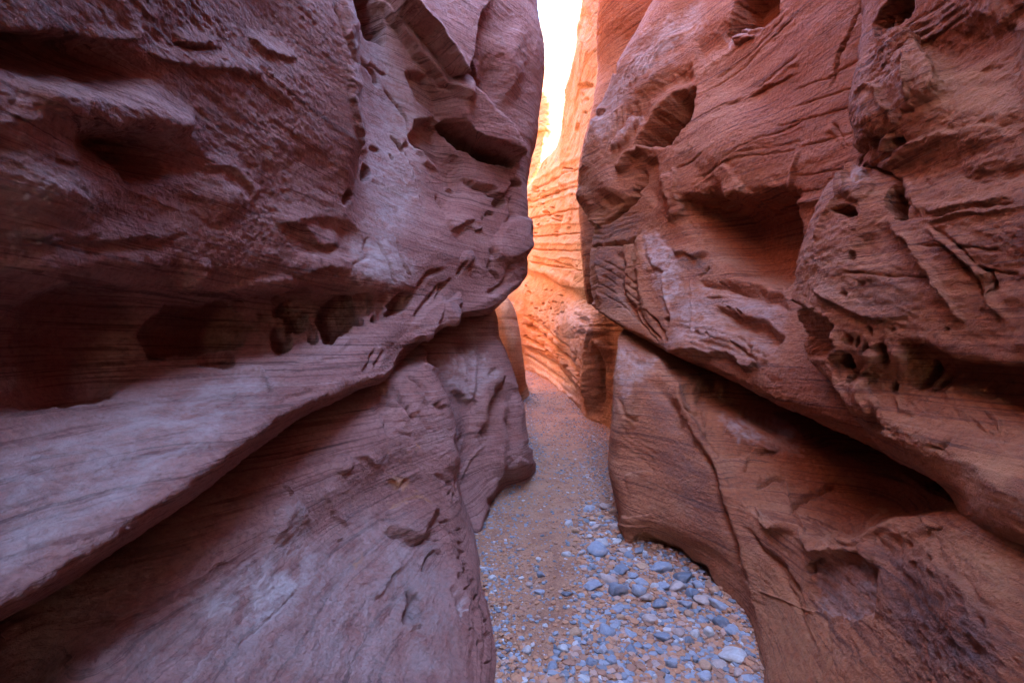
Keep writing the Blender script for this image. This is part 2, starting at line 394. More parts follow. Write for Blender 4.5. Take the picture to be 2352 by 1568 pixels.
LU_f = [
 S('z1', 60, 13, (0, 1500), (300, 1510), (600, 1495), (900, 1490), (1170, 1470)), S('z5', 50, 12, (-50, 250), (400, 250), (650, 255), (1100, 225)),
 G('z1', 8, -10, (50, 1470), (350, 1490), (580, 1470)), S('z1', 50, 9, (870, 300), (950, 370), (1150, 390), (1330, 430), (1500, 460), (1670, 470)),
 S('z1', 50, 9, (1530, 230), (1600, 300), (1720, 350), (1880, 370)), S('z1', 40, 8, (1050, 240), (1180, 285), (1330, 290)), G('z1', 6, -8, (1060, 250), (1180, 290), (1290, 285)),
 S('z1', 40, 9, (500, 210), (700, 235), (860, 215)), S('z1', 30, 7, (180, 690), (420, 720), (800, 770)), S('z1', 30, 6, (0, 720), (200, 760)),
 S('z1', 30, 6, (270, 960), (420, 1010)), S('z1', 40, 8, (1200, 1020), (1400, 1060), (1500, 1150), (1530, 1250)),
 S('z5', 70, 9, (1900, 300), (1600, 310), (1450, 360), (1250, 400)), S('z5', 30, 8, (1100, 430), (1200, 390), (1260, 300), (1290, 200)),
 S('z6', 50, 9, (0, 300), (150, 290), (300, 265), (460, 300)), G('z6', 4, -5, (300, 270), (400, 290), (470, 305)),
 G('z5', 7, 9, (1480, 900), (1600, 940), (1700, 1020), (1745, 1110)), S('z5', 40, 6, (1590, 1050), (1530, 1080), (1440, 1090)),
 G('z6', 5, -9, (620, 790), (570, 880), (520, 940)), G('z6', 5, -9, (690, 800), (650, 880), (590, 920)), S('z6', 40, 6, (60, 1010), (300, 880), (560, 720)),
 S('z6', 40, 7, (0, 1190), (80, 1100), (300, 1070), (500, 960)),
 # cracks of the panel
 G('z2', 2.5, -8, (690, 560), (760, 640), (830, 740), (860, 870)), G('z2', 3.5, -14, (735, 820), (800, 920), (850, 1030), (880, 1130), (925, 1330)),
 S('z2', 30, 8, (925, 1330), (890, 1160), (830, 1000), (800, 920)), G('z2', 5, -14, (525, 350), (580, 430), (650, 540)), G('z2', 4, -10, (600, 400), (640, 440), (700, 465)),
 E('z2', 548, 1095, 38, 62, -32, 10, 3), E('z2', 445, 1225, 32, 55, -26, 20, 3), G('z2', 3.5, -9, (1010, 1210), (1030, 1250), (1050, 1300)), E('z2', 838, 908, 22, 18, -10),
 E('z2', 620, 940, 40, 14, -9, 15), E('z2', 735, 980, 25, 12, -8, 40), E('z2', 725, 1200, 10, 8, -6), G('z2', 3, -7, (870, 870), (960, 1000), (1060, 1090), (1080, 1190), (1160, 1195)),
 S('z2', 40, 9, (880, 930), (960, 1030), (1050, 1110)), S('z2', 40, 10, (1160, 1130), (1300, 1180), (1400, 1230), (1460, 1150)), G('z2', 4, -9, (1160, 1130), (1300, 1190), (1390, 1230)),
 E('z2', 1390, 1260, 50, 30, -22), G('z2', 3, -10, (1310, 1350), (1340, 1330), (1370, 1340)), G('z2', 4, -8, (1465, 1240), (1460, 1350), (1430, 1400)),
 S('z2', 30, 9, (1170, 470), (1215, 375), (1270, 540)), S('z2', 30, 8, (1050, 1370), (1100, 1440), (1250, 1400)), S('z2', 20, 8, (1230, 1470), (1290, 1440), (1280, 1380)),
 S('z2', 25, 10, (460, 400), (510, 800), (530, 1000)), G('z2', 4, -7, (370, 0), (400, 150), (470, 330), (505, 420)), S('z2', 25, 7, (400, -20), (450, 150), (440, 260)),
 G('z6', 5, -9, (870, 420), (960, 320), (1060, 270)), G('z6', 5, -10, (900, 560), (960, 450), (1080, 360)), G('z6', 4, -8, (1000, 480), (1110, 330)), G('z6', 5, -8, (470, 260), (560, 190), (580, 60)),
 P('z6', 14, 5, (860, 690), (880, 600), (1000, 480), (1020, 520), (960, 640), (940, 690)), P('z6', 12, 6, (1030, 500), (1170, 425), (1185, 500), (1060, 600)),
 S('z6', 30, 10, (800, 760), (900, 690), (970, 640), (1060, 610), (1150, 560)), G('z6', 5, -10, (1370, 130), (1370, 260), (1400, 330)), G('z6', 6, -9, (1510, 240), (1440, 340), (1330, 420)),
 E('z6', 1215, 225, 48, 62, 9, 10), E('z6', 1180, 290, 60, 20, -8, -60),
 G('z6', 3, -6, (640, 100), (720, 260), (740, 370)), G('z6', 3, -6, (760, 90), (800, 240), (850, 330)),
]
LU_S = [
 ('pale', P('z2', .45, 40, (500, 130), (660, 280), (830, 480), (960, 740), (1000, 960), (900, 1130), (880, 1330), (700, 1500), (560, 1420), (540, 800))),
 ('pale', P('z6', .6, 20, (480, 60), (700, 100), (860, 240), (860, 340), (740, 370), (600, 350), (480, 270))),
 ('dark', P('z6', .35, 10, (1030, 440), (1160, 430), (1170, 510), (1080, 560))), ('dark', E('z6', 1215, 225, 50, 62, .45)),
 ('dark', P('z2', .25, 12, (630, 1290), (700, 1260), (740, 1420), (640, 1400))),
 ('pale', E('z1', 150, 1250, 420, 280, .35)), ('dark', E('z1', 180, 1180, 130, 60, .4, 10)), ('dark', P('z1', .45, 14, (0, 1430), (380, 1380), (600, 1400), (620, 1500), (0, 1530))),
 ('pale', P('z5', .45, 40, (-50, 1500), (300, 1250), (800, 1100), (1500, 930), (1700, 1020), (1600, 1200), (900, 1700), (-50, 2250))),
]
LL_F = [
 S('b1', 34, 30, (-300, 1330), (0, 1160), (500, 815), (850, 535), (1180, 400), (1330, 300), (1560, 90), (1900, -130), e=4),
 P('b2', 24, 8, (682, 540), (760, 470), (900, 440), (1005, 475), (965, 590), (890, 675), (800, 682), (715, 620)),
 G('b2', 5, -10, (690, 600), (760, 665), (860, 700), (960, 665), (1010, 640)),
 E('b2', 875, 1100, 72, 135, -30, 8, 3), E('b2', 855, 1010, 60, 60, -14),
 G('z6', 22, 16, (900, 890), (1000, 1000), (1060, 1300), (1130, 1600)),
 G('z6', 16, -20, (700, 960), (690, 1150), (780, 1300)),
]
LL_f = [
 S('b1', 70, 7, (1290, 1178), (1200, 1195), (1100, 1180), (1000, 1205), (880, 1262), (740, 1350), (640, 1430), (560, 1568)), S('b1', 60, 5, (1640, 900), (1570, 1000), (1480, 1060), (1420, 1105), (1370, 1095), (1290, 1145)),
 S('b1', 100, 9, (1835, 405), (1760, 530), (1640, 720), (1480, 900), (1280, 990), (1160, 1100), e=14),
 S('b2', 60, 8, (230, 560), (120, 405), (20, 530), (-60, 650), e=8), G('b1', 3, -4, (1882, 970), (1700, 1160), (1480, 1350)), G('b1', 4, -5, (1310, 890), (1370, 850), (1430, 850)),
 E('b2', 430, 195, 62, 72, 9, 0, 4), S('b2', 30, 5, (480, 150), (560, 160), (640, 230)), S('b2', 40, 5, (300, 350), (340, 480), (460, 570)), G('b2', 3, -5, (390, 670), (430, 660)),
 S('b2', 30, 5, (830, 60), (835, 230), (790, 280)), S('b2', 30, 6, (680, 290), (760, 330), (820, 270)), E('b2', 760, 310, 70, 40, -2),
 S('b2', 40, 8, (1115, 1140), (1050, 1255), (1035, 1400), (1040, 1480), (1090, 1568)), G('b2', 4, -8, (930, 870), (960, 800), (1000, 750), (1065, 775)), S('b2', 30, 7, (610, 1030), (650, 1005), (720, 960), (830, 830)),
 S('b2', 40, 8, (1060, 640), (1100, 760), (1110, 860), (1060, 900)), G('b2', 5, 7, (830, 1190), (870, 1240), (930, 1225)), G('b2', 3, -8, (840, 960), (870, 1010), (900, 1080), (940, 1095)),
 E('b2', 1165, 1060, 50, 75, -13, -15), E('b2', 1120, 985, 30, 40, -8), E('b2', 1085, 372, 12, 12, -7), E('b2', 1110, 400, 10, 20, -6), G('b2', 3, -7, (1120, 270), (1130, 380), (1140, 420)),
 G('b2', 4, -6, (1000, 260), (1060, 300), (1100, 330)), G('b2', 4, -7, (1020, 560), (1080, 540)), G('b2', 4, -8, (960, 660), (1030, 690)),
 *[E('b2', x, y, 12 + 8 * (k % 3), 18 + 6 * (k % 4), -5 - k % 4, 60) for k, (x, y) in enumerate([(1150, 600), (1175, 680), (1190, 740), (1160, 780), (1210, 820), (1240, 930), (1200, 970), (1270, 1030), (1250, 1120), (1330, 1170), (1330, 1260), (1190, 860), (1220, 1230), (1140, 900), (1290, 1330), (1350, 1420), (1240, 1400)])],
 G('z6', 6, -22, (745, 1020), (760, 1070), (800, 1125), (850, 1190), (888, 1262)), S('z6', 26, 9, (888, 1262), (800, 1125), (745, 1020)), G('z6', 5, -20, (825, 935), (870, 985), (920, 1040), (960, 1110)), S('z6', 26, 9, (960, 1110), (900, 1020), (825, 935)),
 G('z6', 5, 8, (930, 910), (980, 920), (1010, 960)), G('z6', 3, -6, (890, 1160), (970, 1300)), G('z6', 4, -8, (980, 1130), (1000, 1200)), S('z6', 40, 8, (1120, 1568), (1060, 1380), (1035, 1200), (1030, 1000)),
 G('z6', 4, -4, (690, 1180), (760, 1290), (880, 1350)),
]
LL_S = [
 ('pale', P('b1', .5, 30, (1835, 405), (1900, 500), (2000, 900), (1700, 1200), (1300, 1180), (1160, 1100), (1280, 990), (1480, 900), (1640, 720))),  # light caught by this facet, painted in as paler rock
 ('pale', P('b1', .34, 60, (600, 1568), (1000, 1230), (1500, 1100), (2300, 500), (2700, 700), (2900, 1568))),  # bleached rock, with the slab's lit look put into its colour too
 ('rust', E('b2', 760, 310, 80, 45, .9)), ('rust', G('b2', 5, .8, (700, 490), (800, 430), (900, 390), (1000, 450))), ('rust', E('b2', 520, 810, 30, 70, .7)), ('rust', E('b2', 545, 945, 30, 12, .8)),
 ('rust', E('b2', 765, 165, 16, 22, .9)), ('rust', E('b2', 905, 95, 22, 12, .9)), ('rust', E('b2', 900, 1225, 30, 12, .9)), ('rust', E('b2', 930, 210, 16, 40, .5)),
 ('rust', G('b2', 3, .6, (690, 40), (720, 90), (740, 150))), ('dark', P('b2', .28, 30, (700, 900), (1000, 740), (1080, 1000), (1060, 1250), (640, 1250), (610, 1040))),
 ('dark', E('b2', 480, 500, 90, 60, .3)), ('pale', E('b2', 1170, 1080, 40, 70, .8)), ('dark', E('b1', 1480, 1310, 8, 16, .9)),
]
LB_F = [
 G('z6', 30, -14, (1120, 1010), (1230, 1150), (1240, 1330), (1180, 1500), (1150, 1700)), G('z6', 12, 12, (1440, 1000), (1330, 1065), (1300, 1200), (1285, 1330)), G('z6', 14, -14, (1390, 1080), (1345, 1200), (1330, 1330)),
 G('z6', 24, 10, (1400, 1100), (1410, 1300), (1380, 1500), (1300, 1750)), G('z6', 14, -9, (1530, 1000), (1480, 1110), (1470, 1260), (1500, 1400)),
 E('z6', 1200, 690, 300, 120, -22, 10, 2), G('b2', 12, 11, (1400, 60), (1385, 280), (1300, 480), (1240, 690)), G('b2', 12, -10, (1470, 220), (1400, 320), (1330, 470)),
]
LB_f = [
 G('z6', 4, 9, (1450, 985), (1390, 1020), (1330, 1065), (1305, 1150), (1295, 1270)), S('z6', 30, 10, (1290, 1280), (1305, 1150), (1335, 1065), (1450, 990)), G('z6', 3, -7, (1260, 800), (1320, 840)), G('z6', 3, -9, (1460, 1220), (1485, 1285)),
 G('z6', 4, 5, (1240, 760), (1265, 900), (1225, 1060)), G('z6', 4, 5, (1160, 800), (1200, 900), (1180, 980)), G('z6', 4, -6, (1350, 950), (1400, 900)), S('z6', 30, 8, (1080, 960), (1110, 1020), (1230, 1090), (1240, 1050)),
 G('z6', 4, 5, (1100, 740), (1120, 860), (1180, 960)), G('b2', 3, 5, (1180, 290), (1240, 160), (1330, 60)), G('z6', 4, -7, (1600, 1150), (1580, 1400)), G('z6', 5, -7, (1180, 1300), (1120, 1450)), S('z6', 25, 6, (1600, 1480), (1520, 1440), (1450, 1500)),
]
LB_S = [('pale', P('z6', .4, 20, (900, 900), (1240, 760), (1460, 960), (1300, 1030), (1200, 1060), (1030, 960))), ('dark', P('z6', .3, 14, (1040, 960), (1130, 1010), (1220, 1100), (1170, 1500), (1100, 1500)))]

RN_F = [
 P('z4', -62, 6, (1000, 60), (1100, -40), (1190, -10), (1180, 70), (1150, 110), (1090, 150), (1000, 210), (960, 235), (952, 150)), G('z4', 5, 30, (1005, 60), (1008, 130), (1020, 215)), G('z4', 4, 20, (1080, 40), (1085, 150)),
 S('z4', 130, 34, (1395, 590), (1340, 480), (1260, 370), (1200, 270), (1090, 165), e=3), P('z4', -30, 40, (1280, 300), (1882, 60), (1882, 640), (1420, 600)),
 E('z4', 965, 905, 55, 50, -60, 0, 3), E('z4', 1120, 900, 60, 40, -36, -30, 3), G('z4', 6, 16, (1080, 850), (1050, 900), (1020, 960)), P('z4', -24, 8, (880, 880), (930, 900), (930, 980), (890, 1050), (860, 1060)),
 E('z4', 1110, 1275, 100, 112, -95, 0, 4), P('z4', -26, 8, (960, 1060), (1060, 1060), (1200, 1240), (1120, 1180)), E('z4', 790, 1330, 92, 42, -55, 5, 3),
 E('z4', 850, 1180, 110, 90, 20, 0), E('z4', 960, 700, 110, 180, 14),
 P('z8', -60, 14, (1110, 740), (1250, 730), (1500, 830), (1700, 880), (1900, 920), (1900, 1150), (1700, 1080), (1400, 1010), (1200, 1000), (1120, 900)),
 E('z8', 790, 710, 38, 48, -45, 20, 3), E('z8', 850, 740, 22, 40, -34, 20, 3), E('z8', 908, 765, 26, 44, -38, 10, 3), E('z8', 988, 795, 58, 78, -70, 0, 4), E('z8', 785, 845, 55, 55, -70, 0, 4), E('z8', 1240, 1005, 52, 60, -55, 0, 3),
 E('z8', 1330, 1030, 26, 44, -34, 0, 3), E('z8', 805, 985, 32, 44, -42, 0, 3), E('z8', 650, 690, 60, 90, -46, 20, 3), E('z8', 1075, 1010, 40, 40, -30, 0, 3),
 P('z8', -34, 10, (440, 480), (560, 540), (680, 640), (700, 760), (640, 830), (450, 740), (430, 640)),
 E('z8', 1680, 340, 60, 85, -26, -15, 3), E('z8', 1500, 1150, 500, 110, 20, 18, 2), P('z8', -16, 20, (860, 70), (1060, 40), (1240, 280), (1330, 400), (1000, 330), (860, 260)),
]
RN_f = [
 *[G('z4', 2.4, -5, (870 + 3 * k, 560 - 62 * k), (1080, 400 - 60 * k), (1300, 250 - 62 * k), (1640, 40 - 55 * k)) for k in range(4)], *[S('z4', 14, 5, (900, 500 - 66 * k), (1110, 350 - 62 * k), (1500, 120 - 60 * k)) for k in range(3)],
 G('z4', 4, 9, (860, 575), (920, 535), (990, 565), (1035, 670), (1080, 740), (1110, 790)), S('z4', 30, 9, (1180, 600), (1210, 520), (1190, 430), (1150, 380)), G('z4', 3.5, 8, (1180, 440), (1205, 530), (1190, 620)), G('z4', 4, -9, (1130, 700), (1220, 690)),
 G('z4', 4, 7, (905, 1030), (920, 960), (900, 880), (880, 850)), S('z4', 60, 12, (1882, 800), (1560, 800), (1380, 830), (1200, 890), (1080, 970), (960, 1060), e=4), S('z4', 40, 8, (860, 1080), (800, 1140), (960, 1100)),
 G('z4', 4, 8, (860, 1070), (780, 1170), (700, 1290), (640, 1400), (590, 1560)), G('z4', 4, -7, (780, 1130), (860, 1170), (940, 1120)), S('z4', 30, 10, (1000, 1050), (1100, 1160), (1200, 1240), (1280, 1370)), G('z4', 4, 9, (1090, 1150), (1180, 1230), (1210, 1290)),
 S('z4', 24, 9, (1280, 1350), (1500, 1300), (1882, 1260)), G('z4', 3, -6, (1300, 1380), (1600, 1310), (1882, 1290)), S('z4', 24, 8, (1290, 1400), (1540, 1350), (1882, 1330)), S('z4', 40, 9, (1640, 60), (1780, 130), (1900, 190)),
 G('z8', 5, 12, (1080, 10), (1200, 150), (1330, 310), (1480, 540), (1535, 600)), G('z8', 4, -9, (1090, 40), (1190, 180), (1310, 330), (1460, 560)), G('z8', 8, 14, (1290, 10), (1440, 130), (1600, 260), (1680, 420), (1800, 600)), G('z8', 5, -12, (1340, 90), (1480, 210), (1590, 320), (1650, 450), (1760, 610)), G('z8', 4, -9, (1310, 0), (1480, 120), (1620, 250)),
 S('z8', 40, 10, (540, 400), (700, 500), (900, 560), (1170, 600)), S('z8', 60, 12, (1150, 735), (1330, 760), (1500, 830), (1700, 890), (1900, 930)), G('z8', 5, 10, (700, 640), (740, 760), (680, 830)), G('z8', 5, 10, (930, 760), (930, 840), (870, 900)), G('z8', 5, 9, (1060, 760), (1100, 830), (1090, 930)),
 G('z8', 4, 8, (1440, 1040), (1430, 1130)), G('z8', 4, 7, (1300, 950), (1310, 1020)), G('z8', 5, 8, (640, 830), (720, 980), (800, 1090), (900, 1180)), S('z8', 40, 12, (1060, 1360), (960, 1230), (880, 1080), (840, 930)), G('z8', 3.5, 7, (1590, 1230), (1660, 1290), (1740, 1310), (1740, 1240), (1660, 1180)), S('z8', 50, 9, (1882, 1480), (1700, 1380), (1500, 1290), (1300, 1170), (1160, 1090)),
 S('z8', 30, 9, (1060, 1060), (1090, 1180), (1200, 1200)), G('z8', 4, -7, (1250, 1370), (1340, 1390), (1450, 1340)), G('z8', 3, -6, (780, 300), (1000, 320), (1300, 340)), G('z8', 3, -5, (1200, 130), (1500, 140), (1800, 170)), G('z8', 3, -5, (1500, 240), (1880, 320)),
 *[E('z8', x, y, rx, ry, h, a) for x, y, rx, ry, h, a in [(1020, 580, 18, 14, -8, 0), (1420, 655, 20, 16, -9, 0), (1640, 415, 18, 22, -8, 0), (930, 650, 28, 40, -12, -40), (1060, 640, 24, 20, -7, 0), (880, 390, 26, 26, -8, 0), (770, 440, 30, 24, -9, 0), (830, 200, 24, 30, -10, 0), (930, 350, 18, 18, 6, 0)]],
]
RN_S = [('dark', P('z8', .35, 24, (660, 380), (1300, 330), (1330, 430), (1150, 560), (800, 520), (640, 480))), ('pale', E('z4', 880, 1120, 70, 40, .6, -25)), ('rust', P('z4', .55, 60, (1250, 400), (1880, 300), (1880, 800), (1250, 800))), ('rust', P('z8', .55, 60, (1100, 1300), (1880, 1480), (1880, 2000), (1250, 1600)))]
RM_F = [
 P('z3', -125, 15, (1215, 575), (1150, 600), (1060, 680), (960, 790), (880, 895), (990, 915), (1100, 845), (1185, 720)), E('z3', 940, 600, 280, 300, 16, -55, 2), G('z3', 10, 16, (880, 930), (980, 915), (1090, 850), (1170, 750)),
 G('z3', 9, 22, (755, 1060), (830, 960), (930, 930)), P('z3', -16, 8, (880, 1010), (960, 990), (1000, 1120), (960, 1310), (905, 1200)), G('z3', 5, -22, (870, 1020), (890, 1150), (860, 1240), (760, 1350), (640, 1410)),
 E('z3', 720, 1180, 160, 160, 20, 0, 2), G('z3', 12, 16, (1040, 1080), (1060, 1230), (1120, 1370)), E('z3', 700, 1260, 120, 60, -10, 30, 2),
 P('z3', -115, 40, (1180, 1300), (1330, 1270), (1500, 1310), (1640, 1270), (1800, 1240), (1810, 1568), (1760, 1720), (1500, 1660), (1330, 1470)),
 P('z3', -80, 8, (1420, 195), (1540, -80), (1800, -80), (1740, 80), (1640, 150), (1500, 190)), E('z3', 1450, 850, 330, 420, 26, -30, 2), E('z3', 1060, 230, 130, 220, 10, 30, 2),
 G('z3', 18, -26, (840, 780), (900, 640), (1060, 500), (1220, 420)), G('z3', 22, -20, (1230, 330), (1360, 260), (1480, 160)),
 P('z7', -30, 13, (1360, 535), (1500, 560), (1640, 610), (1760, 700), (1720, 770), (1600, 690), (1450, 625)), P('z7', -28, 16, (1290, 360), (1500, 390), (1750, 430), (1790, 520), (1500, 440)),
 G('z7', 5, -30, (545, 120), (545, 260), (545, 400), (580, 490)), G('z7', 7, 10, (650, 100), (650, 300), (640, 480)), G('z7', 6, -14, (740, 150), (770, 400), (870, 620)), G('z7', 14, 14, (900, 60), (890, 300), (960, 640)),
 E('z7', 1450, 700, 330, 110, 24, 16, 2), S('z7', 60, 22, (1000, 770), (1250, 800), (1450, 850), (1600, 900), (1740, 850), e=4),
]
RM_f = [
 *[G('z3', 2.0, -3.2, *p) for p in [((1180, 1180), (1500, 970), (1900, 800)), ((1230, 770), (1500, 640), (1900, 430)), ((1330, 760), (1600, 560), (1900, 300)), ((1200, 1130), (1500, 1010), (1900, 930)), ((1500, 980), (1900, 880)), ((1350, 500), (1600, 330), (1800, 80)), ((1250, 620), (1560, 400), (1850, 100)), ((1400, 1020), (1700, 850), (1900, 760)), ((1100, 1060), (1300, 960))]],
 *[S('z3', 14, 3, *p) for p in [((1200, 1190), (1500, 985), (1900, 815)), ((1400, 690), (1640, 560), (1900, 440)), ((1480, 660), (1700, 520), (1900, 340)), ((1300, 420), (1500, 300), (1700, 60))]],
 G('z4', 3.5, -9, (880, -10), (820, 120), (740, 290), (640, 540)), G('z4', 4, -8, (670, 770), (720, 850), (790, 940)), S('z4', 20, 7, (800, 930), (720, 840), (650, 770)),
 *[G('z4', 2.0, -3.4, *p) for p in [((400, 560), (640, 480), (880, 340)), ((380, 680), (650, 590), (860, 520)), ((300, 800), (600, 720), (850, 640)), ((450, 930), (650, 880), (850, 820)), ((430, 1110), (700, 1080), (850, 1060)), ((440, 1220), (600, 1190)), ((440, 1290), (560, 1280), (700, 1250))]], S('z4', 20, 9, (440, 1300), (600, 1275), (700, 1255)),
 S('z4', 20, 9, (370, 1480), (420, 1300), (440, 1100), (470, 930)), P('z3', 8, 4, (1360, 1090), (1450, 1040), (1560, 1190), (1420, 1220)), S('z3', 30, 7, (1420, 1220), (1500, 1190), (1560, 1180)),
 P('z3', 9, 5, (700, 880), (760, 820), (850, 730), (860, 770), (800, 870), (720, 910)), G('z3', 3, -7, (480, 1240), (540, 1350)), G('z3', 2.5, -7, (1090, 1260), (1300, 1265), (1450, 1320), (1550, 1340)), G('z3', 4, 8, (1080, 1050), (1090, 1200), (1130, 1370)),
 E('z3', 1500, 240, 60, 26, 10, -10), E('z3', 1540, 260, 70, 20, 8, -25), G('z3', 4, -8, (1440, 250), (1500, 205), (1560, 225)), E('z3', 715, 435, 16, 26, -12, 20, 3), E('z3', 610, 720, 20, 60, -8, 20),
 *[G('z3', 3, -5, (700 + 40 * k, 700 - 20 * k), (660 + 46 * k, 900 - 30 * k), (640 + 50 * k, 1000 - 30 * k)) for k in range(5)], *[G('z3', 3, 4, (860 + 34 * k, 340 - 20 * k), (780 + 36 * k, 480 - 20 * k), (740 + 42 * k, 640 - 40 * k)) for k in range(6)],
 S('z3', 20, 8, (600, 620), (560, 900), (520, 1120)), S('z3', 20, 9, (500, 1160), (560, 1360), (640, 1430)),
 *[S('z7', 10, 2.6, (560, 30 * k - 60), (700, 30 * k - 80), (890, 30 * k - 140)) for k in range(6)], G('z7', 4, -14, (570, 140), (700, 130), (870, 100), (900, 60)), G('z7', 3, -8, (830, 480), (930, 640), (1020, 720)), G('z7', 2.5, -6, (760, 430), (870, 600), (1000, 740)),
 *[G('z7', 2.2, -2.5, (620, y), (740, y + 70), (900, y + 200)) for y in (200, 250, 300, 360, 410)],
 P('z7', 7, 4, (930, 100), (1000, 60), (1080, 170), (1030, 280), (960, 260), (930, 200)), S('z7', 30, 9, (1080, 180), (1160, 170), (1240, 210), (1340, 180)), G('z7', 3, 7, (1030, 290), (1040, 420), (1080, 560)), E('z7', 1060, 600, 22, 40, -14, 20), G('z7', 3, 5, (1200, 330), (1215, 500), (1210, 700)), G('z7', 4, -8, (930, 560), (1020, 660), (1080, 720)),
 *[G('z7', 2.4, -2.4, (1100 + 20 * k, 600 + 36 * k), (1350, 640 + 40 * k), (1650, 740 + 40 * k)) for k in range(5)], G('z7', 3, -8, (1480, 760), (1600, 830), (1690, 870)), *[E('z7', x, y, 26, 12, -7, 20) for x, y in [(1550, 720), (1600, 760), (1650, 790), (1560, 790), (1480, 560), (1430, 520), (1500, 540), (1640, 840), (1700, 830), (1250, 690), (1330, 700)]],
 G('z7', 2.4, -6, (1290, 450), (1420, 450), (1540, 440)), G('z7', 2.4, -5, (1250, 330), (1290, 290), (1320, 260)),
]
RM_S = [
 ('pale', P('z7', .6, 16, (930, 90), (1000, 60), (1080, 170), (1120, 300), (1090, 560), (1040, 420), (960, 280), (930, 200))), ('pale', P('z7', .4, 34, (1100, 400), (1300, 380), (1780, 500), (1760, 700), (1500, 560), (1350, 540), (1450, 640), (1720, 780), (1720, 850), (1400, 830), (1100, 720))),  # second patch: sky sheen along the band, painted as a paler tint
 ('pale', P('z3', .5, 14, (700, 880), (850, 730), (860, 770), (720, 910))), ('pale', P('z3', .6, 12, (1380, 210), (1480, 200), (1600, 210), (1500, 290), (1420, 280))), ('pale', P('z3', .55, 30, (640, 620), (800, 380), (960, 180), (1250, 0), (1250, 150), (1000, 400), (760, 640), (620, 860), (600, 760))),  # last patch: highlight on the upper face, put into the colour
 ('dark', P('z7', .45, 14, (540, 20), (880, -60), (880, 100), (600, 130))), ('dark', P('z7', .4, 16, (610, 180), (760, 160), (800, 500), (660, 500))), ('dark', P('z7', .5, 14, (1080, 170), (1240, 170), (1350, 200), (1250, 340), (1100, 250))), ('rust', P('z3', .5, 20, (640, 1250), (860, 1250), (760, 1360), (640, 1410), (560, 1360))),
 ('rust', P('z7', .4, 20, (800, 100), (900, 80), (900, 500), (820, 420))),
]
RL_F = [
 P('b4', -24, 16, (500, 860), (600, 790), (880, 770), (980, 840), (1000, 980), (960, 1150), (820, 1190), (690, 1190), (590, 1080), (510, 960)), G('b4', 8, 16, (520, 740), (720, 735), (900, 740), (990, 800)),
 G('b4', 7, 10, (210, 540), (300, 590), (500, 640), (680, 675), (860, 680), (950, 610), (1050, 560), (1250, 520)), P('b4', -8, 30, (220, 400), (370, 290), (650, 330), (900, 250), (1300, 300), (1720, 500), (1550, 545), (1200, 500), (1000, 550), (860, 650), (700, 645), (500, 605), (250, 560), (200, 480)),
 G('z7', 10, 18, (1130, 980), (1110, 1050), (1160, 1180), (1250, 1330), (1300, 1460)), P('z7', -24, 16, (1150, 1000), (1400, 1000), (1700, 1170), (1880, 1350), (1700, 1450), (1400, 1440), (1260, 1300), (1170, 1150)),
 P('b3', -22, 7, (975, 700), (1060, 640), (1250, 730), (1420, 860), (1560, 1050), (1450, 980), (1250, 840), (1080, 740)), G('b3', 9, -16, (1400, 50), (1480, 280), (1530, 460), (1620, 700), (1660, 860)), G('b3', 12, 12, (1440, 40), (1530, 280), (1590, 460), (1680, 700), (1720, 900), (1800, 1300)),
 G('z7', 16, -14, (940, 950), (1060, 1100), (1120, 1300)), E('z7', 800, 1100, 90, 300, 14, 8, 2), S('b4', 120, 16, (1882, 1260), (1700, 1150), (1550, 980), (1400, 830), (1330, 640), e=6),
]
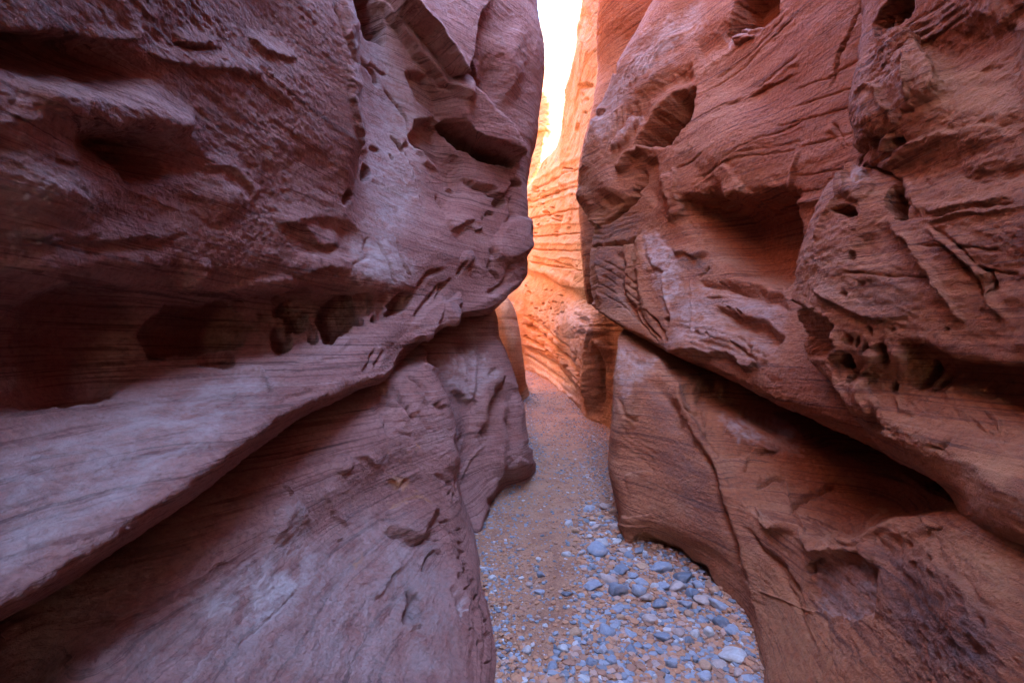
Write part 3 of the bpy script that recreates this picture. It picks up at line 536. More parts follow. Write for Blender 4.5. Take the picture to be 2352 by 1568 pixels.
RL_f = [
 G('b4', 3, -10, (160, 135), (230, 105), (330, 110)), G('b4', 4, -11, (215, 340), (300, 290), (370, 285)), G('b4', 5, -15, (420, 490), (450, 430), (560, 370), (650, 320), (720, 320)), G('b4', 3.5, 8, (370, 280), (420, 420), (460, 520), (510, 610)), G('b4', 4, -8, (510, 490), (600, 540), (720, 570), (800, 610)), S('b4', 30, 7, (130, 260), (160, 160), (230, 105)),
 G('b4', 3.5, 9, (500, 950), (540, 1020), (600, 1090), (690, 1185), (820, 1195)), G('b4', 4, -14, (490, 880), (520, 820), (600, 775)), G('b4', 3, 8, (205, 430), (215, 540), (280, 590), (480, 630)), S('b4', 20, 8, (300, 590), (480, 640), (530, 770)), S('b4', 30, 9, (860, 690), (950, 790), (1000, 860)), G('b4', 3, -8, (900, 780), (960, 820), (985, 860)),
 S('b4', 30, 8, (1250, 520), (1120, 600), (990, 680)), G('b4', 3, -8, (1300, 660), (1320, 610), (1400, 600)), S('b4', 30, 7, (1250, 530), (1290, 580), (1130, 680)), G('b4', 2.5, 4, (180, 970), (350, 1040), (560, 1120), (630, 1140)), G('b4', 3, -6, (630, 1140), (680, 1300), (690, 1560)),
 *[E('b4', x, y, rx * 1.3, ry * 1.7, h * .6, 70, 2) for x, y, rx, ry, h in [(1215, 700, 24, 16, -12), (1290, 780, 50, 26, -14), (1380, 850, 40, 22, -14), (1340, 740, 30, 18, -8), (1400, 940, 36, 22, -10), (1270, 870, 40, 20, -8), (1500, 970, 40, 24, -12), (1450, 1080, 44, 24, -10), (1640, 1090, 36, 22, -12), (1180, 850, 30, 20, -7), (1320, 1000, 34, 22, -8), (1560, 1180, 40, 26, -10), (1420, 1270, 46, 24, -12), (1330, 1250, 30, 22, -8), (1700, 1240, 44, 24, -10), (1240, 1370, 36, 26, -9), (1520, 1350, 40, 24, -10), (1200, 1120, 40, 24, -8), (1800, 1260, 40, 24, -10), (1640, 1400, 44, 24, -10), (1400, 1430, 40, 24, -9)]],
 *[G('b4', 5, -5, (100 + 60 * k, 560 + 60 * k), (280 + 60 * k, 800 + 70 * k), (430 + 50 * k, 1060 + 100 * k)) for k in range(4)], 
 S('b3', 40, 7, (1120, 245), (1000, 262), (935, 285)), S('b3', 40, 7, (1120, 505), (1000, 515), (920, 510)), S('b3', 30, 5, (1100, 582), (1000, 575), (925, 555)), *[G('z7', 5, -2.4, (760, 1200 + 60 * k), (860, 1330 + 40 * k), (980, 1400 + 50 * k)) for k in range(4)], G('z7', 4, -7, (730, 1080), (770, 1180), (860, 1230)),
 S('z7', 30, 8, (740, 770), (860, 850), (960, 860), (1060, 930)), S('z7', 30, 9, (1130, 980), (1200, 1010), (1300, 960)), G('z7', 3, -8, (1240, 1060), (1280, 1010), (1380, 1000)), G('z7', 3, 6, (1270, 1100), (1270, 1280)), G('z7', 3, 6, (1440, 1160), (1410, 1280)), G('z7', 4, -8, (1150, 1140), (1270, 1120)), S('z7', 40, 7, (1660, 1400), (1500, 1290), (1420, 1270)),
 G('z7', 3.5, -8, (1290, 1370), (1350, 1340), (1400, 1390)), G('z7', 2, 4, (1715, 1300), (1720, 1440)), G('z7', 2, 4, (1820, 1320), (1825, 1440)),
]
RL_S = [
 ('pale', P('z7', .55, 20, (1400, 1150), (1560, 1160), (1882, 1280), (1882, 1420), (1700, 1390), (1450, 1290))), ('pale', P('z7', .4, 14, (740, 800), (900, 830), (1000, 860), (830, 1000), (760, 1100), (735, 950))), ('pale', P('b4', .35, 10, (510, 870), (880, 800), (960, 900), (960, 1150), (700, 1180), (590, 1080))),
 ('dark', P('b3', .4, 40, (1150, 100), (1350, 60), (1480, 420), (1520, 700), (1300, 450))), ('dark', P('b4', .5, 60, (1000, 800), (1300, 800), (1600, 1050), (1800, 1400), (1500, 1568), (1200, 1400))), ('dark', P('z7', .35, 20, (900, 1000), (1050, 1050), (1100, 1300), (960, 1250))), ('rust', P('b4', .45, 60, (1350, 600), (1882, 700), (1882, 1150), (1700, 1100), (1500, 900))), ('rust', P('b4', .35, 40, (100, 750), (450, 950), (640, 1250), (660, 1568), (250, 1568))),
]
RF_F = [
 G('c7', 3.5, -14, (400, 605), (540, 705), (660, 800), (760, 890), (880, 1060)), G('c7', 3.5, -13, (410, 800), (520, 870), (640, 950), (740, 1060), (830, 1160)), G('c7', 5, 7, (420, 760), (620, 850), (800, 1010), (890, 1160)), S('c7', 20, 5, (900, 1300), (780, 1200), (640, 1060), (430, 960)),
 G('c7', 4, 8, (1000, 560), (960, 680), (910, 830), (920, 960), (940, 1200), (960, 1390)), G('c7', 10, -20, (1020, 800), (1050, 1000), (1030, 1330)), S('c7', 40, 14, (1160, 830), (1060, 770), (960, 740)), E('c7', 1010, 1250, 60, 120, 10, 0, 2), E('c7', 960, 900, 30, 50, -10, 0, 2), P('c7', -12, 9, (980, 760), (1080, 800), (1140, 1000), (1150, 1260), (1100, 1400), (980, 1380), (960, 1100)), G('c7', 9, 14, (1040, 740), (1090, 900), (1130, 1100), (1140, 1250)),
 E('c7', 920, 590, 50, 30, -10), E('c7', 900, 700, 40, 40, -9), E('c7', 1040, 550, 60, 20, -8, -10), E('c7', 880, 520, 40, 30, 5), E('c7', 780, 620, 130, 130, 5), E('c5', 700, 150, 60, 120, -8), E('c5', 690, 540, 50, 20, -14, -10), E('c5', 575, 1062, 32, 15, -12, -5, 4), E('c5', 640, 805, 15, 32, -10, 20, 4), E('c5', 555, 862, 13, 16, -8), E('c5', 700, 625, 20, 18, -8), E('c5', 668, 640, 14, 14, -7), E('c5', 672, 590, 12, 14, -6), E('c5', 700, 705, 20, 10, -7),
]
rng_ = random.Random(4)
RF_f = [
 *[S('c5', 14, 2.4, (330, a), (430, a + b * .3), (560, a + b * .7), (690, a + b)) for a, b in [(1600, 40), (1530, 0), (1440, -50), (1310, -110), (1250, -140), (1170, -200)]], *[G('c5', 2, -5, (330, a), (430, a + b * .3), (560, a + b * .7), (690, a + b)) for a, b in [(1640, 60), (1560, 20), (1490, -30), (1380, -80), (1280, -130), (1210, -170)]],
 *[G('c7', 2, -8, *p) for p in [((410, 720), (560, 800), (700, 920), (870, 1100)), ((420, 880), (560, 960), (760, 1110)), ((400, 540), (560, 640), (760, 800), (890, 960))]],
 *[E('c5', rng_.uniform(335, 520), rng_.uniform(1170, 1500), rng_.uniform(5, 13), rng_.uniform(4, 8), -9) for _ in range(46)], *[E('c7', rng_.uniform(430, 760), rng_.uniform(300, 700), rng_.uniform(5, 14), rng_.uniform(8, 16), -9, 60) for _ in range(30)], E('c5', 440, 1235, 28, 8, -8), E('c5', 440, 1338, 26, 12, -9), E('c5', 485, 1092, 6, 10, -7), E('c5', 493, 1135, 6, 10, -7),
 G('c5', 2, -5, (550, 1060), (545, 1250), (540, 1340), (500, 1480)), G('c5', 2, -6, (620, 950), (612, 1180), (600, 1350), (580, 1480)), G('c5', 1.6, -4, (440, 1010), (430, 1120)), G('c5', 1.6, -4, (530, 900), (525, 1040)), S('c5', 20, 5, (600, 1060), (545, 1080), (520, 1160)),
 E('c7', 715, 525, 12, 20, -9, 20), E('c7', 745, 515, 14, 22, -9, 30), E('c7', 560, 458, 12, 14, -7), E('c7', 560, 520, 9, 12, -6), E('c7', 430, 705, 14, 8, -6), E('c7', 530, 725, 16, 10, -6), E('c7', 620, 860, 20, 20, -8), E('c7', 760, 975, 20, 22, -9), E('c7', 870, 1050, 26, 18, -10), E('c7', 880, 1110, 20, 24, -8),
 *[G('c7', 2, -4, (x, y), (x + 6, y + 60), (x + 2, y + 110)) for x, y in [(650, 680), (700, 640), (770, 720), (600, 560), (830, 840), (520, 560), (700, 820), (460, 560), (850, 640), (690, 80), (780, 110), (860, 60), (540, 60)]], G('c7', 2, -6, (640, 80), (760, 130), (880, 190)), S('c7', 20, 5, (450, 150), (560, 190), (700, 260), (930, 330)),
]
RF_S = [('pale', P('c7', .7, 14, (480, 480), (640, 480), (900, 420), (1000, 480), (980, 640), (900, 800), (880, 980), (640, 700), (520, 620))), ('pale', P('c7', 1.0, 10, (410, 780), (430, 1000), (820, 1230), (900, 1380), (840, 1130), (640, 940))), ('pale', E('c5', 570, 1180, 50, 110, .6)), ('rust', P('c7', .7, 10, (450, 120), (700, 250), (930, 350), (1000, 400), (700, 290), (440, 210)))]
#@END

# ---------------------------------------------------------------- left wall
lw = tag(empty('rock_wall', (-1, 2, 0)), 'purple grey sandstone wall with overhanging ledge, row of hollows and smooth sloping slab', 'rock wall', kind='thing')
LU = [
 [(0,-60,1.27),(200,-60,1.52),(400,-60,1.88),(600,-60,2.40),(760,-60,2.90),(808,-60,3.05),(822,-60,3.75),(960,-60,4.10),(1060,-60,4.35),(1150,-60,4.75),(1232,-60,5.50),(1215,-60,7.5)],
 [(0,140,1.28),(200,140,1.53),(400,140,1.88),(600,140,2.36),(760,140,2.82),(818,140,3.00),(830,140,3.70),(950,140,4.15),(1050,140,4.45),(1150,130,4.75),(1244,120,5.60),(1225,120,7.5)],
 [(0,300,1.24),(200,300,1.50),(400,300,1.86),(600,300,2.36),(760,300,2.82),(824,300,3.02),(834,300,3.60),(940,300,4.10),(1045,310,4.70),(1140,300,4.90),(1236,270,5.60),(1215,270,7.5)],
 [(0,440,1.20),(200,440,1.46),(400,440,1.82),(600,440,2.32),(740,440,2.75),(800,440,3.00),(825,440,3.30),(930,430,3.90),(1040,420,4.60),(1130,410,4.95),(1212,420,5.60),(1200,420,7.5)],
 [(0,575,1.18),(200,575,1.43),(400,570,1.77),(600,565,2.26),(720,560,2.62),(790,560,2.90),(835,565,3.10),(930,560,3.60),(1030,550,4.20),(1120,540,4.75),(1212,540,5.45),(1200,540,7.5)],
 [(0,640,1.22),(200,640,1.48),(400,635,1.82),(600,630,2.30),(720,625,2.64),(800,625,2.90),(850,640,3.05),(930,640,3.50),(1020,620,4.10),(1110,600,4.65),(1210,600,5.40),(1195,600,7.5)],
 [(0,850,1.42),(200,835,1.72),(400,790,2.15),(600,745,2.68),(720,715,3.00),(810,700,3.15),(870,690,3.25),(940,680,3.62),(1030,655,4.15),(1110,640,4.65),(1210,622,5.40),(1190,622,7.5)],
 [(0,965,1.22),(200,930,1.48),(400,890,1.85),(600,845,2.35),(720,800,2.72),(810,770,2.98),(870,745,3.15),(940,715,3.55),(1035,690,4.15),(1115,672,4.65),(1207,634,5.40),(1185,640,7.5)],
 [(0,1180,1.02),(200,1100,1.22),(400,1015,1.52),(600,920,1.95),(720,860,2.38),(810,825,2.70),(870,805,2.95),(940,755,3.48),(1045,708,4.15),(1125,688,4.65),(1202,642,5.35),(1180,650,7.5)],
 [(0,1375,.885),(200,1252,1.05),(400,1122,1.30),(600,975,1.70),(740,905,2.22),(820,875,2.57),(885,858,2.92),(942,783,3.48),(1052,722,4.18),(1132,703,4.70),(1195,652,5.35),(1175,660,7.5)],
 [(0,1392,.95),(200,1267,1.12),(400,1137,1.38),(600,988,1.80),(742,916,2.32),(822,888,2.70),(888,872,3.1),(946,798,3.75),(1058,738,4.7),(1128,722,5.3),(1165,675,5.9),(1160,690,7.5)],
 [(0,1380,1.4),(200,1260,1.6),(400,1130,1.9),(600,985,2.4),(742,910,2.9),(822,880,3.4),(888,865,3.9),(950,790,4.4),(1058,735,5.4),(1120,724,6.0),(1140,700,6.8),(1140,700,8.0)],
]
for r_, fs in zip(LU, ((.83, .93), (.85, .94), (.89, .95), (.95, .98))):      # the bulk leans out over the path
    for k in range(6): r_[k] = (r_[k][0], r_[k][1], r_[k][2] * (fs[1] if k == 5 else fs[0] + (fs[1] - fs[0]) * k / 6))
LU.insert(9, [tuple(.12 * p + .88 * q for p, q in zip(a_, b_)) for a_, b_ in zip(LU[8], LU[9])])
LU.append([wpt(*(np.array(p if isinstance(p, W) else at(*p)) + (-2.0, .6, -.25))) for p in LU[-1]])
rock('overhang', LU, M_left, lw, LU_F, LU_f, LU_S, noise=(1, .75, 1), strata=.6, near='start', top=[(3.2, .04), (4.6, -.25), (7.0, -.7), (10.5, -1.4), (12.0, -4.0), (12.5, -10.0)], seed=1)
LL = [
 [(0,1330,1.5),(200,1205,1.7),(400,1075,2.0),(600,935,2.5),(760,860,3.0),(880,815,3.6),(960,790,4.2),(950,790,5.2)],
 [(0,1440,1.20),(200,1312,1.40),(400,1182,1.66),(600,1042,2.10),(760,955,2.58),(885,905,3.00),(985,850,3.55),(960,850,4.6)],
 [(0,1568,1.13),(200,1450,1.25),(400,1320,1.45),(600,1185,1.80),(760,1090,2.22),(895,1010,2.70),(1008,950,3.38),(985,950,4.6)],
 [(0,1750,1.0),(200,1580,1.09),(400,1470,1.31),(600,1310,1.70),(760,1210,2.13),(905,1120,2.64),(1040,1090,3.22),(1015,1090,4.4)],
 [(0,2100,.85),(200,1820,.97),(420,1610,1.18),(640,1480,1.50),(820,1385,1.89),(965,1280,2.42),(1086,1238,3.12),(1060,1230,4.2)],
 [(0,2600,.70),(200,2300,.78),(500,1900,1.02),(720,1650,1.36),(905,1530,1.74),(1025,1430,2.10),(1106,1335,2.76),(1075,1300,4.0)],
 [wpt(-.30,.5,.05),wpt(-.27,.75,.05),wpt(-.2,1.1,.05),wpt(-.12,1.5,.05),(1147,1540,2.05),(1136,1430,2.40),(1112,1340,2.85),(1085,1310,3.9)],
 [wpt(-.2,.5,-.4),wpt(-.17,.75,-.4),wpt(-.1,1.1,-.4),wpt(-.1,1.5,-.4),wpt(-.08,2.05,-.4),wpt(-.13,2.4,-.4),wpt(-.22,2.9,-.4),wpt(-.4,3.8,-.4)],
]
LL.insert(0, [wpt(*(np.array(p if isinstance(p, W) else at(*p)) + (-1.6, .6, .35))) for p in LL[0]])
LL = [r + [wpt(*(np.array(r[-1] if isinstance(r[-1], W) else at(*r[-1])) + (-2.5, 1.5, 0)))] for r in LL]
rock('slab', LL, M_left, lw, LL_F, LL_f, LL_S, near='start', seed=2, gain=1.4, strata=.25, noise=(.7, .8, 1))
LB = [
 [(850,790,4.6),(940,735,4.8),(1000,715,5.1),(1080,700,5.4),(1132,695,5.9),(1120,690,8)],
 [(880,870,4.0),(950,815,4.3),(1010,795,4.45),(1080,790,4.75),(1150,770,5.35),(1130,770,8)],
 [(930,960,3.85),(985,900,4.0),(1030,890,4.12),(1100,890,4.5),(1190,885,5.10),(1160,885,8)],
 [(970,1050,3.75),(1015,1010,3.85),(1055,1000,3.95),(1125,995,4.35),(1212,980,5.0),(1180,980,8)],
 [(1010,1150,3.55),(1050,1110,3.65),(1078,1095,3.80),(1135,1080,4.25),(1222,1055,4.95),(1190,1050,8)],
 [(1030,1235,3.40),(1066,1225,3.45),(1096,1232,3.47),(1150,1130,4.50),(1228,1084,5.2),(1200,1060,8)],
 [(1030,1500,3.40),(1066,1500,3.45),(1096,1400,3.47),(1150,1250,4.50),(1226,1200,5.2),(1200,1150,8)],
]
LB.insert(0, [wpt(*(np.array(p if isinstance(p, W) else at(*p)) + (-1.0, 1.2, .45))) for p in LB[0]])
rock('buttress', LB, M_left, lw, LB_F, LB_f, LB_S, seed=3, strata=.3, noise=(.8, 1, 1))

# ---------------------------------------------------------------- right wall
rw = tag(empty('rock_wall', (2, 2, 0)), 'reddish brown sandstone wall with deep undercut, pockmarked shoulder and rounded fin beside the pebbles', 'rock wall', kind='thing')
RN = [
 [(2080,-60,3.2),(1996,-60,2.2),(2080,-60,1.95),(2200,-60,1.70),(2352,-60,1.45)],
 [(2060,200,3.2),(1979,200,2.02),(2080,200,1.80),(2200,200,1.63),(2352,200,1.42)],
 [(2060,330,3.2),(1984,330,2.05),(2080,330,1.84),(2200,340,1.64),(2352,340,1.42)],
 [(2050,400,3.2),(1985,390,2.15),(2080,400,1.88),(2200,400,1.65),(2352,400,1.43)],
 [(1990,450,3.2),(1915,450,2.16),(2065,470,1.84),(2200,470,1.60),(2352,460,1.40)],
 [(1940,620,3.2),(1858,620,2.22),(2000,640,1.86),(2180,640,1.58),(2352,630,1.38)],
 [(1920,760,3.2),(1838,745,2.26),(1990,790,1.88),(2170,800,1.60),(2352,830,1.37)],
 [(1960,830,3.1),(1880,815,2.22),(2005,875,1.92),(2180,905,1.66),(2352,955,1.42)],
 [(2000,900,2.9),(1945,895,1.98),(2055,985,1.70),(2200,1055,1.44),(2352,1145,1.20)],
 [(2040,955,2.7),(1992,955,1.96),(2073,1045,1.70),(2190,1116,1.46),(2352,1245,1.20)],
 [(2060,965,3.0),(2003,965,2.6),(2085,1052,2.3),(2200,1118,2.0),(2352,1240,1.7)],
]
RN.append([wpt(*(np.array(at(*p)) + (2.0, .4, -.1))) for p in RN[-1]])
rock('shoulder', RN, M_right, rw, RN_F, RN_f, RN_S, near='end', top=[(4.5, -.15), (9.5, .4), (11.2, 2.0), (12.5, 9.0)], seed=5)
RM = [
 [(1640,-60,7.5),(1545,-60,5.05),(1640,-60,4.4),(1760,-60,3.75),(1880,-60,3.15),(2060,-60,2.6)],
 [(1560,120,7.5),(1430,120,5.4),(1560,120,4.6),(1700,120,3.90),(1850,120,3.20),(2050,120,2.6)],
 [(1500,230,7.5),(1384,230,5.65),(1520,230,4.7),(1680,230,3.88),(1845,230,3.17),(2050,230,2.6)],
 [(1480,330,7.5),(1352,330,5.8),(1495,330,4.7),(1655,330,3.86),(1835,330,3.17),(2040,330,2.6)],
 [(1450,420,7.5),(1333,425,5.95),(1480,430,4.75),(1640,430,3.88),(1825,430,3.18),(2030,430,2.6)],
 [(1450,515,7.5),(1362,515,5.75),(1485,520,4.75),(1640,520,3.95),(1820,540,3.2),(2010,550,2.6)],
 [(1430,600,7.2),(1349,600,5.7),(1480,600,4.6),(1640,620,3.78),(1800,640,3.12),(1990,650,2.6)],
 [(1430,690,7.0),(1354,690,5.5),(1490,700,4.38),(1650,710,3.52),(1800,740,2.92),(1970,780,2.5)],
 [(1440,715,6.8),(1386,717,5.15),(1508,788,4.12),(1640,848,3.32),(1780,905,2.76),(1960,990,2.25)],
 [(1460,725,7.0),(1398,726,5.6),(1520,798,4.7),(1650,858,3.9),(1790,915,3.3),(1980,1000,2.8)],
]
RM = [[(r[0][0] + 60, r[0][1], 12.0)] + r + [(r[-1][0] + 130, r[-1][1] + (70 if k > 6 else 10), r[-1][2] - .3)] for k, r in enumerate(RM)]
RM.append([wpt(*(np.array(at(*p)) + (2.0, .4, -.1))) for p in RM[-1]])
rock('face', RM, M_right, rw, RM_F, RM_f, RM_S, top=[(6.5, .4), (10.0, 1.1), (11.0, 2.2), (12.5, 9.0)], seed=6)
RL = [
 [(1500,740,6.5),(1428,760,4.75),(1500,790,4.5),(1600,840,4.2),(1700,880,3.8),(1850,945,3.3),(2050,1025,2.8),(2300,1140,2.2)],
 [(1490,800,6.0),(1416,800,4.32),(1500,838,3.95),(1600,905,3.50),(1700,955,3.12),(1850,1015,2.82),(2050,1095,2.50),(2300,1188,1.78)],
 [(1480,870,5.5),(1406,870,4.10),(1492,905,3.72),(1600,955,3.26),(1705,1030,3.00),(1862,1112,2.66),(2042,1160,2.36),(2302,1193,1.70)],
 [(1470,960,5.2),(1400,960,3.92),(1490,985,3.55),(1612,1020,3.06),(1725,1130,2.70),(1875,1222,2.30),(2050,1186,2.02),(2312,1200,1.55)],
 [(1465,1030,5.1),(1398,1030,3.84),(1496,1060,3.40),(1640,1110,2.82),(1745,1185,2.48),(1880,1243,2.06),(2062,1197,1.73),(2352,1216,1.34)],
 [(1460,1080,5.0),(1397,1080,3.77),(1500,1110,3.30),(1652,1150,2.75),(1752,1218,2.42),(1886,1278,1.99),(2074,1260,1.67),(2352,1320,1.25)],
 [(1480,1180,4.6),(1424,1180,3.52),(1520,1200,3.12),(1688,1285,2.56),(1790,1320,2.22),(1920,1380,1.86),(2090,1420,1.55),(2352,1480,1.15)],
 [(1500,1250,4.2),(1433,1250,3.40),(1545,1280,3.20),(1690,1400,2.55),(1738,1520,2.13),(1765,1650,1.83),wpt(1.0,1.2,0),wpt(.97,.7,0)],
 [wpt(1.0,3.8,-.4),wpt(.84,3.4,-.4),wpt(1.0,3.15,-.4),wpt(1.2,2.52,-.4),wpt(1.1,2.1,-.4),wpt(.98,1.8,-.4),wpt(.95,1.2,-.4),wpt(.9,.7,-.4)],
]
RL.insert(0, [wpt(*(np.array(at(*p)) + (2.0, .3, .3))) for p in RL[0]])
RL = [[wpt(*(np.array(r[0] if isinstance(r[0], W) else at(*r[0])) + (3.5, 1.6, 0)))] + r for r in RL]
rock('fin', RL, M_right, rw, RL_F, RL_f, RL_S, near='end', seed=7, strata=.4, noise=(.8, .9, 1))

# ---------------------------------------------------------------- far walls
fw = tag(empty('rock_wall', (1.5, 12, 0)), 'glowing orange curved sandstone wall at the bend where the path disappears', 'rock wall', kind='thing')
RF = [
 [wpt(6,8,9.5),wpt(5,9.5,9.5),wpt(5.5,11,9.5),wpt(6,13.5,9.5),wpt(6,16.5,9.5),wpt(6,20,9.5),wpt(5,24,10),wpt(4,28,10)],
 [(1500,-60,8.0),(1392,-60,9.2),(1345,-30,10.2),(1308,175,12.8),(1281,322,15.5),(1240,382,19.),(1217,425,22.),(1180,440,26.)],
 [(1500,250,7.5),(1382,300,8.8),(1335,350,10.0),(1306,390,12.2),(1275,430,15.),(1240,460,18.5),(1216,490,21.5),(1180,500,26.)],
 [(1480,500,7.2),(1385,560,8.4),(1338,560,9.2),(1302,550,11.8),(1266,540,15.),(1237,540,18.3),(1215,545,21.5),(1175,550,26.)],
 [(1480,630,7.0),(1392,640,8.0),(1346,655,8.8),(1300,643,11.6),(1264,628,14.9),(1235,618,18.3),(1213,608,21.5),(1170,600,26.)],
 [(1480,660,7.3),(1395,665,8.5),(1350,686,9.4),(1300,660,12.5),(1264,646,15.9),(1235,637,19.4),(1211,630,22.5),(1170,620,26.)],
 [(1480,740,6.9),(1412,735,7.7),(1352,735,8.6),(1300,705,11.6),(1264,690,15.),(1235,680,18.5),(1208,672,21.8),(1165,670,26.)],
 [(1480,780,6.2),(1412,775,7.7),(1341,770,8.55),(1300,750,11.5),(1264,735,15.),(1235,725,18.6),(1207,715,22.),(1165,715,26.)],
 [(1480,880,6.2),(1410,868,7.85),(1342,860,8.85),(1300,820,12.2),(1264,795,15.8),(1235,780,19.8),(1206,770,23.),(1165,770,26.)],
 [(1480,985,6.3),(1405,976,8.0),(1343,956,9.0),(1300,902,13.2),(1264,876,17.),(1230,855,21.9),(1206,848,24.4),(1165,845,27.)],
 [(1480,1050,6.3),(1405,1040,8.0),(1343,1020,9.0),(1300,950,13.2),(1264,920,17.),(1230,890,22.),(1206,880,24.4),(1165,880,27.)],
]
RF = [[wpt(*(np.array(r[0] if isinstance(r[0], W) else at(*r[0])) + (4.0, -2.2, 0)))] + r for r in RF]
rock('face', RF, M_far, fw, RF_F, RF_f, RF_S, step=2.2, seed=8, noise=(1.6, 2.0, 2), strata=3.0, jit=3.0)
RU = [
 [(1381,-60,7.2),(1500,-60,6.5),(1640,-60,6.0)],
 [(1371,100,7.7),(1480,100,6.9),(1600,100,6.3)],
 [(1372,170,7.9),(1460,170,7.0),(1560,170,6.3)],
 [(1364,240,7.8),(1440,240,6.9),(1540,240,6.2)],
 [(1343,330,7.7),(1420,330,6.8),(1500,330,6.2)],
 [(1329,420,7.6),(1400,420,6.8),(1480,420,6.2)],
 [(1333,520,7.5),(1400,520,6.8),(1480,520,6.2)],
 [(1344,640,7.3),(1400,640,6.8),(1480,640,6.2)],
 [(1353,700,7.3),(1400,700,7.0),(1480,700,6.6)],
]
RU = [[wpt(*(np.array(at(*r[0])) + (.9, 1.6, 0)))] + r for r in RU]
rock('pillar', RU, M_right, fw, step=3, seed=9, noise=(.8, 1.2, 1), top=[(8.5, .2), (10.5, .8), (11, 5)])

lf = [
 [(1100,660,12.5),(1150,672,10.6),(1168,680,10.8),(1150,676,14)],
 [(1100,720,12.5),(1150,720,10.2),(1186,722,10.9),(1165,720,14)],
 [(1100,790,12.5),(1165,790,10.1),(1200,790,11.2),(1180,790,14)],
 [(1100,850,12.5),(1175,850,10.3),(1204,845,11.6),(1185,845,14)],
 [(1100,905,12.5),(1190,905,11.4),(1214,906,12.7),(1195,900,15)],
 [(1100,960,12.5),(1190,960,11.4),(1214,950,12.7),(1195,950,15)],
]
tag(rock('rock_outcrop', lf, M_far, None, step=2, seed=11, noise=(.8, 1.5, 1), strata=2.0, near=None, jit=3.0,
     top=None), 'small reddish rock outcrop half hidden behind the left wall where the path bends', 'rock outcrop', kind='thing')

# the sunlit cliffs beyond the bend
bgc = [
 [(1190,330,62),(1222,120,60),(1246,58,56),(1282,0,55),(1338,-120,54),(1440,-300,54)],
 [(1190,340,50),(1220,125,48),(1241,60,46),(1274,6,45),(1330,-110,45),(1420,-290,46)],
 [(1180,400,46),(1215,200,44),(1245,200,43),(1280,200,42),(1320,150,42),(1420,100,44)],
 [wpt(-8,52,10),(1200,350,41),(1240,350,40),(1270,350,39),(1310,330,39),(1420,300,41)],
 [wpt(-10,50,5),(1190,500,38),(1230,500,37),(1265,500,36),(1310,500,36),(1420,500,38)],
 [wpt(-12,48,0),(1190,830,34),(1230,830,34),(1265,830,33),(1310,830,33),(1420,830,35)],
]
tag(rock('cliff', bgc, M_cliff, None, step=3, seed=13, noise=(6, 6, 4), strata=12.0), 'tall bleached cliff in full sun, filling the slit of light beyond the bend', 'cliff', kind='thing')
olc = [
 [(1110,60,36),(1205,100,30),(1250,145,27.5),(1262,135,33)],
 [(1110,190,35),(1205,200,29),(1241,205,26.8),(1252,205,32)],
 [(1110,225,34),(1205,225,28.6),(1261,224,26.4),(1272,224,31)],
 [(1110,270,34),(1205,270,28.4),(1267,272,26),(1276,272,30)],
 [(1110,318,34),(1205,318,28.2),(1253,316,26.2),(1262,316,30)],
 [(1110,378,33),(1200,378,28),(1246,374,26.2),(1256,374,30)],
 [(1110,480,32),(1185,480,28),(1212,480,26.5),(1222,480,30)],
 [(1110,840,32),(1180,840,28),(1205,840,26.5),(1212,840,30)],
]
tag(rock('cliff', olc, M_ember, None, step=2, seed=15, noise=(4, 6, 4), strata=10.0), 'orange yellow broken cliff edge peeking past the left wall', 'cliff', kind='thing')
bend = [
 [wpt(-9,5,19),wpt(-8,9,19),wpt(-7.5,15,19),wpt(-7,22,19),wpt(-6,30,18)],
 [wpt(-2.2,6.2,17),wpt(-2.6,9,17),wpt(-3.3,15,17),wpt(-3.5,22,17),wpt(-2.6,30,16)],
 [wpt(-1.6,6.5,7),wpt(-2.4,9,7),wpt(-3.4,15,7),wpt(-3.7,22,7),wpt(-2.4,30,7)],
 [wpt(-1.5,7,3),wpt(-2.6,9,3),wpt(-3.9,15,3.5),wpt(-4.1,22,3.5),wpt(-2.4,30,4)],
 [wpt(-1.5,7,0),wpt(-2.6,9,0),wpt(-3.9,15,0),wpt(-3.8,22,0),wpt(-2,30,0)],
 [wpt(-1.5,7,-.4),wpt(-2.6,9,-.4),wpt(-3.9,15,-.4),wpt(-3.8,22,-.4),wpt(-2,30,-.4)],
]
tag(rock('rock_wall', bend, M_far, None, step=6, seed=17, noise=(2, 2, 0), strata=3.0), 'sunlit wall round the bend, a bright speck under the overhanging nose', 'rock wall', kind='thing')

#@GROUND
gx = np.linspace(-14, 10, 420); gy = np.concatenate([np.linspace(-9, 1.2, 60), np.linspace(1.22, 9, 420), np.linspace(9.1, 70, 160)])
GX, GY = np.meshgrid(gx, gy, indexing='ij')
gp = np.stack([GX.ravel(), GY.ravel(), np.zeros(GX.size)], 1)
gz = .02 * fbm(gp, .9, 3, .5, 90) + .006 * fbm(gp, 7, 3, .5, 91)
def bank(x, y):
    xl = np.interp(y, [1.5, 2.05, 2.4, 2.85, 3.47, 4.5, 5.2, 9, 13], [-.1, -.06, -.1, -.18, -.27, -.11, .26, .3, .46])
    xr = np.interp(y, [1.2, 1.83, 2.13, 2.55, 3.2, 3.4, 3.9, 9, 13.2, 17], [1.0, 1.02, 1.14, 1.25, 1.13, .83, .85, 1.44, 1.57, 1.43])
    d = np.minimum(np.abs(x - xl), np.abs(x - xr)); return .035 * np.exp(-(d / .09) ** 2)
gp[:, 2] = gz + bank(gp[:, 0], gp[:, 1])
m, t, b = new_mat('sandy_floor')
g = nn(t, 'ShaderNodeNewGeometry').outputs['Position']
c = ramp(t, noise_t(t, g, 5, 6, .65, .4), [(.35, (.24, .09, .045)), (.55, (.34, .14, .07)), (.7, (.27, .135, .09))])
